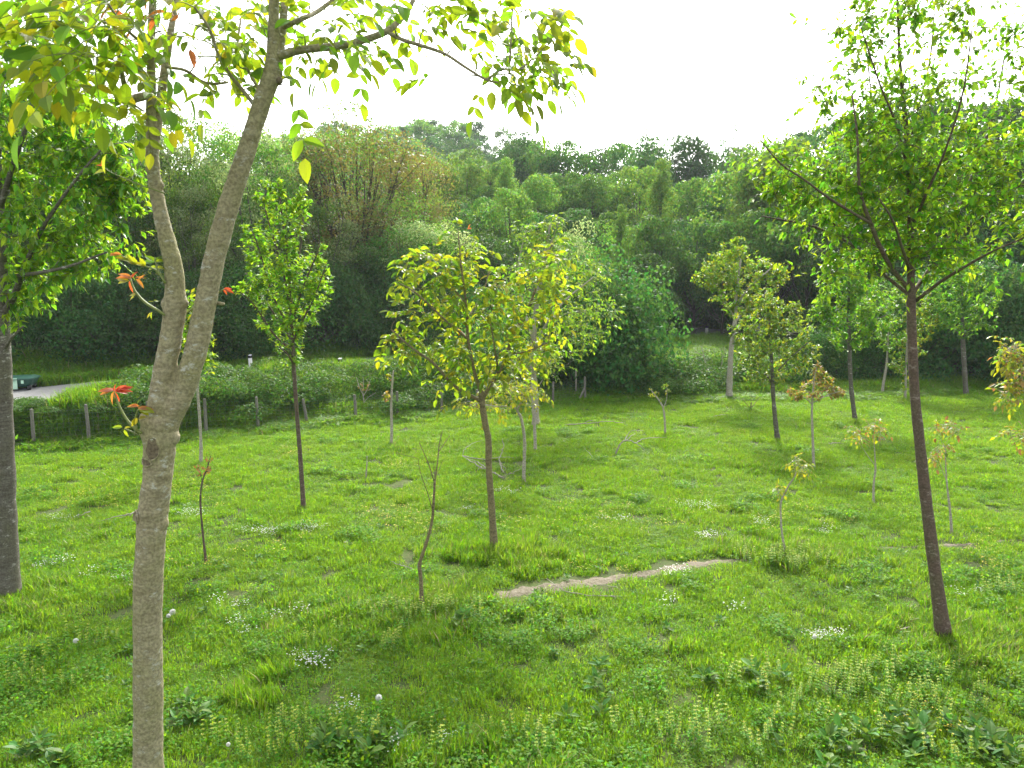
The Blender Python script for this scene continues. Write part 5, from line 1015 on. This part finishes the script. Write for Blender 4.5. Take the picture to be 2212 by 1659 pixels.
# ------------------------------------------------------------------ woodland
MAT['w_mid'] = leaf_mat('wood_leaf_mid', (.055, .15, .022), (.19, .43, .038), rough=.55, trans=.38, vv=.35, spec=.15, ov=.32)
MAT['w_dark'] = leaf_mat('wood_leaf_dark', (.036, .105, .024), (.11, .28, .034), rough=.55, trans=.33, vv=.35, spec=.12, ov=.32)
MAT['w_light'] = leaf_mat('wood_leaf_light', (.085, .185, .024), (.26, .48, .04), rough=.55, trans=.4, vv=.3, spec=.15, ov=.32)
MAT['w_yel'] = leaf_mat('wood_leaf_yellow', (.12, .19, .018), (.36, .48, .025), rough=.5, trans=.4, vv=.3, spec=.15, ov=.32)
MAT['w_silver'] = leaf_mat('silvery_leaf', (.20, .29, .11), (.42, .56, .18), rough=.5, trans=.45, vv=.4, spec=.2, ov=.32)
MAT['w_brown'] = leaf_mat('bronze_leaf', (.125, .125, .028), (.29, .28, .04), rough=.45, trans=.4, vv=.35, ov=.32)
MAT['w_blossom'] = leaf_mat('white_blossom', (.5, .54, .42), (.5, .54, .42), rough=.5, trans=.35, vv=.2)
def blob_crown(n, H, rad, zlo, blobs, s0, s1, shape='round', mats=(0,), pw=None, fill=.25):
    z = R.uniform(zlo, 1, blobs); t = (z - zlo) / (1 - zlo)
    prof = {'round': np.sqrt(np.clip(1 - (2 * t - .85) ** 2 / 1.4, .05, 1)), 'poplar': np.clip(.85 * (1 - t) ** .7, .05, 1), 'vase': np.clip(.25 + .95 * t, 0, 1) * np.sqrt(np.clip(1.12 - t ** 3, 0, 1)), 'bush': np.sqrt(np.clip(1 - t ** 2, .05, 1))}[shape]
    a = R.random(blobs) * 6.283; rr = prof * rad * np.sqrt(R.uniform(.25, 1, blobs)); C = np.stack([rr * np.cos(a), rr * np.sin(a), z * H * .93], -1)
    br = R.uniform(.2, .42, blobs) * rad * ((.95 if shape == 'round' else 1.15) if blobs < 50 else (.62 + .3 * (1 - z) if shape == 'poplar' else .8)); k = R.integers(0, blobs, n); d = norm(R.normal(0, 1, (n, 3))); d[:, 2] += .25; d = norm(d)
    q = np.where(R.random(n) < fill, R.uniform(.3, .9, n), R.uniform(.85, 1.12, n))[:, None]
    P = C[k] + d * br[k][:, None] * q * np.array([1.15, 1.15, .8]); N = norm(d + R.normal(0, .55, (n, 3))); D = norm(np.cross(N, R.normal(0, 1, (n, 3)))); D[:, 2] -= .3
    M = R.choice(mats, blobs, p=pw)[k]; P[:, 2] = np.maximum(P[:, 2], .05); return C, br, (P, norm(D), N, R.uniform(s0, s1, n), M)
def proto_tree(n, H, rad, zlo, blobs, s0, s1, shape, mats=(0,), pw=None, trunk_r=.16, limbs=16, fill=.25, multi=1, lr=.04):
    C, br, L = blob_crown(n, H, rad, zlo, blobs, s0, s1, shape, mats, pw, fill); cr = leaf_mesh('crown', T_FAR, *L)
    w = Wood(); zt = H * (.8 if shape != 'vase' else .55); ax = resample(np.array([[0, 0, -.3], [.1, .05, zt * .4], [-.05, .1, zt]]) + 0.0, 10); w.tube(ax, np.linspace(trunk_r, trunk_r * .3, 10), 8)
    for i in range(limbs):
        tip = C[i % len(C)]; t = max(.12, min(.9, (tip[2] * (.55 if shape != 'vase' else .42)) / zt)); a = ax[int(t * 9)]; c = (a + tip) / 2 + np.array([(tip[0] - a[0]) * .15, (tip[1] - a[1]) * .15, -.1 * H * .3])
        P = bez(a, c, tip, 7); P[1:-1] += R.normal(0, .05, (5, 3)); w.tube(P, np.linspace(lr * 1.6, lr * .35, 7), 5)
        for _ in range(multi):
            e = tip + norm(R.normal(0, 1, 3) + np.array([0, 0, .7])) * br[i % len(C)] * 1.3; w.tube(bez(P[4], (P[4] + e) / 2 + R.normal(0, .1, 3), e, 4), np.linspace(lr * .5, lr * .15, 4), 4)
    return (w.mesh('trunk'), cr, H)
PR_ = {
 'round': [proto_tree(13000, 10, 3.2, .12, nb_, .16, .32, 'round', fill=.05) for nb_ in (26, 34, 30, 40)],
 'poplar': [proto_tree(14000, 12, 2.6, .04, 80, .12, .2, 'poplar') for _ in range(2)],
 'airy': [proto_tree(14000, 10, 3.3, .22, 60, .11, .2, 'vase', (0, 1), (.6, .4), .14, 16, .4, 1) for _ in range(3)],
 'oak': [proto_tree(24000, 10, 4.3, .34, 150, .09, .17, 'vase', (0, 1), (.65, .35), .22, 30, .45, 3, .055)],
 'sparse': [proto_tree(2600, 10, 2.2, .35, 40, .12, .2, 'round', (0,), None, .12, 34, .6, 2) for _ in range(2)],
 'bush': [proto_tree(12000, 4, 2.6, .0, 34, .1, .19, 'bush', (0,), None, .08, 10, fill=.12) for _ in range(3)],
 'far': [proto_tree(2600, 10, 3.6, .1, 32, .34, .6, 'round', (0,), None, .2, 4) for _ in range(3)],
}
ORD = ['first', 'second', 'third', 'fourth', 'fifth', 'sixth', 'seventh', 'eighth', 'ninth', 'tenth', 'eleventh', 'twelfth', 'thirteenth', 'fourteenth', 'fifteenth', 'sixteenth', 'seventeenth', 'eighteenth', 'nineteenth', 'twentieth', 'twenty first', 'twenty second', 'twenty third', 'twenty fourth', 'twenty fifth', 'twenty sixth', 'twenty seventh', 'twenty eighth', 'twenty ninth', 'thirtieth']
WOODS = []
def wood(px, top, Yd, kind, mats, wpx=None, row='slope', name=None, word=None, v=None):
    WOODS.append(dict(px=px, top=top, Y=Yd, kind=kind, mats=mats, w=wpx, row=row, word=word or kind, name=name, v=v))
# row just behind the road, left: canopy and its dark skirt
for px, top, Y, kd, m, wd in [(-130, 180, 31, 'round', ['w_mid'], 110), (-20, 150, 30, 'round', ['w_mid'], 100), (90, 215, 31.5, 'round', ['w_mid'], 90), (190, 240, 33, 'round', ['w_mid'], 95), (290, 262, 34, 'airy', ['w_mid', 'w_silver'], 90), (385, 238, 35, 'airy', ['w_mid', 'w_silver'], 90), (470, 258, 37, 'airy', ['w_light', 'w_silver'], 85), (550, 262, 35, 'airy', ['w_mid', 'w_silver'], 85), (625, 280, 39, 'airy', ['w_light', 'w_silver'], 80), (430, 400, 31, 'airy', ['w_light', 'w_silver'], 80), (700, 430, 33, 'airy', ['w_mid', 'w_silver'], 90), (870, 470, 36, 'airy', ['w_mid', 'w_silver'], 95), (945, 480, 38, 'airy', ['w_mid', 'w_silver'], 80), (340, 340, 38, 'round', ['w_yel'], 80), (560, 420, 40, 'round', ['w_yel'], 90), (660, 380, 45, 'round', ['w_mid'], 90)]: wood(px, top, Y, kd, m, wd, 'road')
wood(775, 298, 40, 'oak', ['w_brown', 'w_mid'], 175, 'road', 'oak_tree', 'bronze'); wood(905, 345, 46, 'oak', ['w_brown', 'w_light'], 90, 'road', 'oak_tree', 'bronze'); wood(765, 222, 50, 'sparse', ['w_light'], 70, 'road'); wood(690, 285, 47, 'sparse', ['w_light'], 60, 'road')
for px, top, Y, wd in [(-60, 560, 27.5, 120), (60, 600, 28, 110), (160, 590, 28.5, 100), (250, 610, 29, 100), (340, 600, 30, 100), (430, 610, 30.5, 100), (520, 600, 31.5, 100), (610, 590, 32.5, 100), (700, 590, 33.5, 95), (790, 580, 34.5, 95), (870, 570, 35.5, 95), (950, 560, 37, 95), (1030, 540, 38, 90), (110, 560, 31, 120), (300, 570, 32.5, 110), (480, 575, 34, 110), (660, 575, 36, 110), (830, 540, 38, 110), (1000, 500, 41, 100)]: wood(px, top, Y, 'bush', ['w_dark'], wd, 'skirt', 'shrub', 'shrub')
# middle and right slopes
for px, top, Y, kd, m, wd in [(1010, 352, 62, 'round', ['w_light'], 52), (960, 372, 56, 'round', ['w_mid'], 50), (1060, 348, 66, 'round', ['w_mid'], 50), (1095, 345, 60, 'poplar', ['w_light'], 46), (1040, 440, 50, 'round', ['w_mid'], 60), (1100, 420, 48, 'round', ['w_mid'], 60), (980, 440, 52, 'round', ['w_dark'], 55), (1160, 400, 56, 'round', ['w_mid'], 62), (1215, 385, 60, 'round', ['w_mid'], 66), (1275, 400, 58, 'round', ['w_mid'], 60), (1330, 390, 62, 'round', ['w_mid'], 60), (1180, 480, 46, 'round', ['w_dark'], 60), (1250, 470, 48, 'round', ['w_dark'], 60), (1320, 470, 50, 'round', ['w_mid'], 55), (1422, 345, 52, 'poplar', ['w_light'], 58), (1338, 446, 44, 'poplar', ['w_light'], 30), (1375, 372, 60, 'round', ['w_light'], 55), (1480, 400, 58, 'round', ['w_mid'], 60), (1540, 400, 56, 'round', ['w_mid'], 60), (1600, 345, 50, 'round', ['w_light'], 80), (1690, 330, 48, 'round', ['w_light'], 80), (1500, 480, 46, 'round', ['w_dark'], 60), (1650, 450, 44, 'round', ['w_mid'], 80), (1560, 480, 44, 'round', ['w_mid'], 60), (1740, 400, 42, 'round', ['w_mid'], 85), (1420, 480, 44, 'round', ['w_mid'], 55), (1830, 330, 44, 'round', ['w_mid'], 90), (1920, 300, 40, 'round', ['w_mid'], 90), (2010, 320, 38, 'round', ['w_dark'], 95), (2110, 290, 38, 'round', ['w_mid'], 100), (2210, 270, 36, 'round', ['w_mid'], 110), (2320, 260, 36, 'round', ['w_mid'], 120), (1860, 430, 38, 'round', ['w_dark'], 90), (2060, 430, 34, 'round', ['w_dark'], 110), (2200, 430, 33, 'round', ['w_dark'], 110), (1390, 560, 40, 'round', ['w_dark'], 60), (1950, 420, 36, 'round', ['w_dark'], 90)]: wood(px, top, Y, kd, m, wd, 'slope')
for px, top, Y, kd, m, wd in [(1130, 308, 84, 'round', ['w_dark'], 36), (1175, 326, 80, 'round', ['w_mid'], 44), (1225, 322, 78, 'round', ['w_mid'], 50), (1290, 345, 80, 'round', ['w_dark'], 40), (1340, 322, 84, 'round', ['w_mid'], 42), (1390, 268, 80, 'sparse', ['w_dark'], 24), (1400, 320, 78, 'round', ['w_dark'], 46), (1440, 280, 82, 'sparse', ['w_dark'], 30), (1460, 318, 84, 'round', ['w_dark'], 42), (1510, 345, 86, 'round', ['w_dark'], 42), (1560, 268, 72, 'sparse', ['w_dark'], 34), (1580, 335, 80, 'round', ['w_dark'], 46), (1640, 340, 78, 'round', ['w_dark'], 50), (1720, 300, 76, 'round', ['w_dark'], 60), (1800, 260, 70, 'round', ['w_dark'], 66), (1900, 240, 66, 'round', ['w_dark'], 70), (2000, 230, 60, 'round', ['w_dark'], 80), (2110, 215, 58, 'round', ['w_dark'], 85), (1080, 350, 88, 'round', ['w_dark'], 36), (1025, 345, 84, 'round', ['w_mid'], 36)]: wood(px, top, Y, kd, m, wd, 'ridge')
# big dark bush by the fence end, hedges on the right, bushes under the slope
wood(1290, 555, 27, 'bush', ['w_dark'], 55, 'field', 'elder_bush', 'elder', 0); wood(1245, 600, 26.0, 'bush', ['w_dark'], 80, 'field', 'elder_bush', 'elder', 1); wood(1318, 660, 26.5, 'bush', ['w_dark'], 45, 'field', 'elder_bush', 'elder', 2); wood(1262, 480, 31, 'airy', ['w_mid', 'w_silver'], 60, 'field'); wood(1110, 620, 28, 'bush', ['w_mid'], 75, 'field', 'elder_bush', 'elder')
for px, top, Y, wd in [(1420, 590, 38, 60), (1480, 560, 40, 62), (1450, 620, 36, 50), (1540, 600, 40, 62), (1600, 590, 42, 62), (1660, 610, 40, 62), (1390, 520, 38, 55), (1720, 560, 38, 66), (1780, 600, 36, 70), (1560, 540, 46, 70), (1360, 640, 33, 40)]: wood(px, top, 0, 'bush', ['w_mid' if px % 40 else 'w_dark'], wd, 'mound', 'shrub', 'shrub')
for px, top, Y, wd in [(1800, 715, 28.5, 48), (1850, 690, 29, 60), (1910, 640, 29.5, 70), (1980, 620, 29.5, 75), (2050, 600, 29, 75), (2120, 590, 29, 80), (2190, 610, 28, 80), (2270, 600, 28, 90), (1760, 740, 28, 36), (2350, 580, 29, 100)]: wood(px, top, Y, 'bush', ['w_dark'], wd, 'hedge', 'shrub', 'shrub')
# far hill
for w_ in WOODS:
    if w_['row'] == 'skirt': w_['Y'] = road_Y(w_['px']) + (4.7 if w_['px'] < 450 else 5.4) + (0 if w_['top'] > 555 and w_['w'] != 110 and w_['w'] != 120 else 3.0)
    elif w_['row'] == 'mound': w_['Y'] = min(road_Y(w_['px']), 75) + 4.5
    elif w_['row'] == 'road': w_['Y'] = max(min(w_['Y'] - 3.0, 60), road_Y(w_['px']) + 6.5)
rr = np.random.default_rng(5)
for me_ in [m for k_ in ('far', 'round') for (_, m, _) in PR_[k_]]:
    pass
def wood_mass(name, n, y0, y1, px0, px1, kinds, h0, h1, label):
    Yd = rr.uniform(y0, y1, n); px = rr.uniform(px0, px1, n); X = (px - W0 / 2) / FPX * Yd; ms = [np_copy(m[1]) for m in PR_[kinds]]
    c = bpy.data.collections.new(name)
    for k_, me in enumerate(ms):
        for m_ in (('w_dark', 'w_mid', 'w_mid')[k_ % 3],): me.materials.append(MAT[m_])
        c.objects.link(bpy.data.objects.new(name + '_tree', me))
    h = rr.uniform(h0, h1, n) / 10; P = np.stack([X, Yd, terrain(X, Yd) - .2], -1)
    scatter(name, P, np.stack([np.zeros(n), np.zeros(n), rr.random(n) * 6.28], -1), np.stack([h * 1.1, h * 1.1, h], -1), rr.integers(0, len(ms), n), c, label, 'wood')
def np_copy(m): c = m.copy(); c.materials.clear(); return c
wood_mass('distant_wood', 110, 112, 178, 600, 1190, 'far', 6.5, 10.5, 'distant wooded hilltop showing above the nearer trees')
wood_mass('woodland', 110, 50, 108, -200, 2450, 'round', 5.5, 8.0, 'wood filling the slope behind the nearer trees')
LBL = {('airy', 'road'): 'airy tree with silvery sprays behind the road', ('round', 'road'): 'full tree behind the road', ('bronze', 'road'): 'bronze leaved oak behind the road', ('sparse', 'road'): 'thinly leaved treetop rising behind the bronze oaks', ('shrub', 'skirt'): 'dark shaded shrub under the trees behind the road',
       ('round', 'slope'): 'rounded tree on the middle slope', ('poplar', 'slope'): 'narrow pale green poplar on the slope', ('round', 'ridge'): 'round tree on the ridge skyline', ('sparse', 'ridge'): 'thin see through treetop on the ridge skyline', ('elder', 'field'): 'big dark leafy bush by the end of the fence', ('airy', 'field'): 'silvery leaved small tree above the dark bush by the fence end',
       ('shrub', 'mound'): 'creeper covered bush at the foot of the right slope', ('shrub', 'hedge'): 'dark hedge bush along the right far edge of the meadow', ('far', 'far'): 'small round tree on the distant hilltop left of centre', ('deep', 'deep'): 'tree deep in the wood between the nearer crowns and the ridge'}
GRP = {'road': 'trees behind the road', 'skirt': 'shaded shrubs behind the road', 'slope': 'trees on the wooded slope', 'ridge': 'trees on the ridge', 'field': 'bushes by the fence end', 'mound': 'bushes at the foot of the slope', 'hedge': 'hedge bushes at the right', 'far': 'trees on the distant hilltop', 'deep': 'trees deep in the wood'}
keys = {}
for w_ in WOODS: keys.setdefault((w_['word'], w_['row'], w_['mats'][0] if w_['row'] not in ('far', 'deep') else ''), []).append(w_)
for k, lst in keys.items():
    lst.sort(key=lambda q: q['px'])
    for n_, w_ in enumerate(lst):
        L0 = LBL[k[:2]]
        if k[1] in ('far', 'deep'): w_['label'] = L0; continue
        if k[:2] in (('airy', 'road'), ('round', 'road'), ('round', 'slope'), ('round', 'ridge'), ('shrub', 'mound')): L0 = {'w_mid': 'mid green', 'w_dark': 'dark green', 'w_light': 'pale green', 'w_yel': 'yellowish'}[k[2]] + ' ' + L0
        if len(lst) > 1: L0 += ', ' + ORD[n_] + ' from left'
        w_['label'] = L0
NM = {'round': 'broadleaf_tree', 'poplar': 'poplar_tree', 'airy': 'locust_tree', 'sparse': 'sparse_tree', 'bush': 'shrub', 'far': 'broadleaf_tree', 'oak': 'oak_tree'}
rng2 = np.random.default_rng(9)
for w_ in WOODS:
    pr = PR_[w_['kind']]; tm, cm, H = pr[(w_['v'] if w_['v'] is not None else int(rng2.integers(0, 99))) % len(pr)]
    x = at(w_['px'], 700, w_['Y'])[0]; z0 = tz(x, w_['Y'])
    h = w_.get('h') or max(at(w_['px'], w_['top'] - 14, w_['Y'])[2] - z0, 1.2)
    sz = h / H * 1.02; rad0 = {'round': 3.3, 'poplar': 2.6, 'airy': 3.3, 'oak': 4.3, 'sparse': 2.2, 'bush': 2.6, 'far': 3.6}[w_['kind']]
    sx = sz * 1.1 if w_['w'] is None else (w_['w'] / FPX * w_['Y'] * 1.12) / rad0
    if w_['kind'] == 'poplar': sx = max(sx, .62 * sz)
    if w_['kind'] in ('round', 'airy', 'bush'): sx = min(max(sx, .8 * sz), 1.5 * sz)
    root = empty(w_['name'] or NM[w_['kind']], (x, w_['Y'], z0 - .05), w_['label'], 'bush' if w_['kind'] == 'bush' else 'tree', GRP[w_['row']], rz=rng2.random() * 6.28)
    bm = 'bark_dark' if w_['kind'] != 'airy' else 'bark_grey'
    if not tm.materials: tm.materials.append(MAT[bm])
    if not cm.materials:
        for _ in range(2 if w_['kind'] in ('airy', 'oak') else 1): cm.materials.append(MAT['w_mid'])
    tr_ = bpy.data.objects.new('trunk', tm); COL.objects.link(tr_); tr_.parent = root
    cr_ = bpy.data.objects.new('crown', cm); COL.objects.link(cr_); cr_.parent = root
    for i_, mm in enumerate(w_['mats']):
        if i_ < len(cr_.material_slots): cr_.material_slots[i_].link = 'OBJECT'; cr_.material_slots[i_].material = MAT[mm]
    for o in (tr_, cr_): o.scale = (sx, sx * rng2.uniform(.9, 1.1), sz)
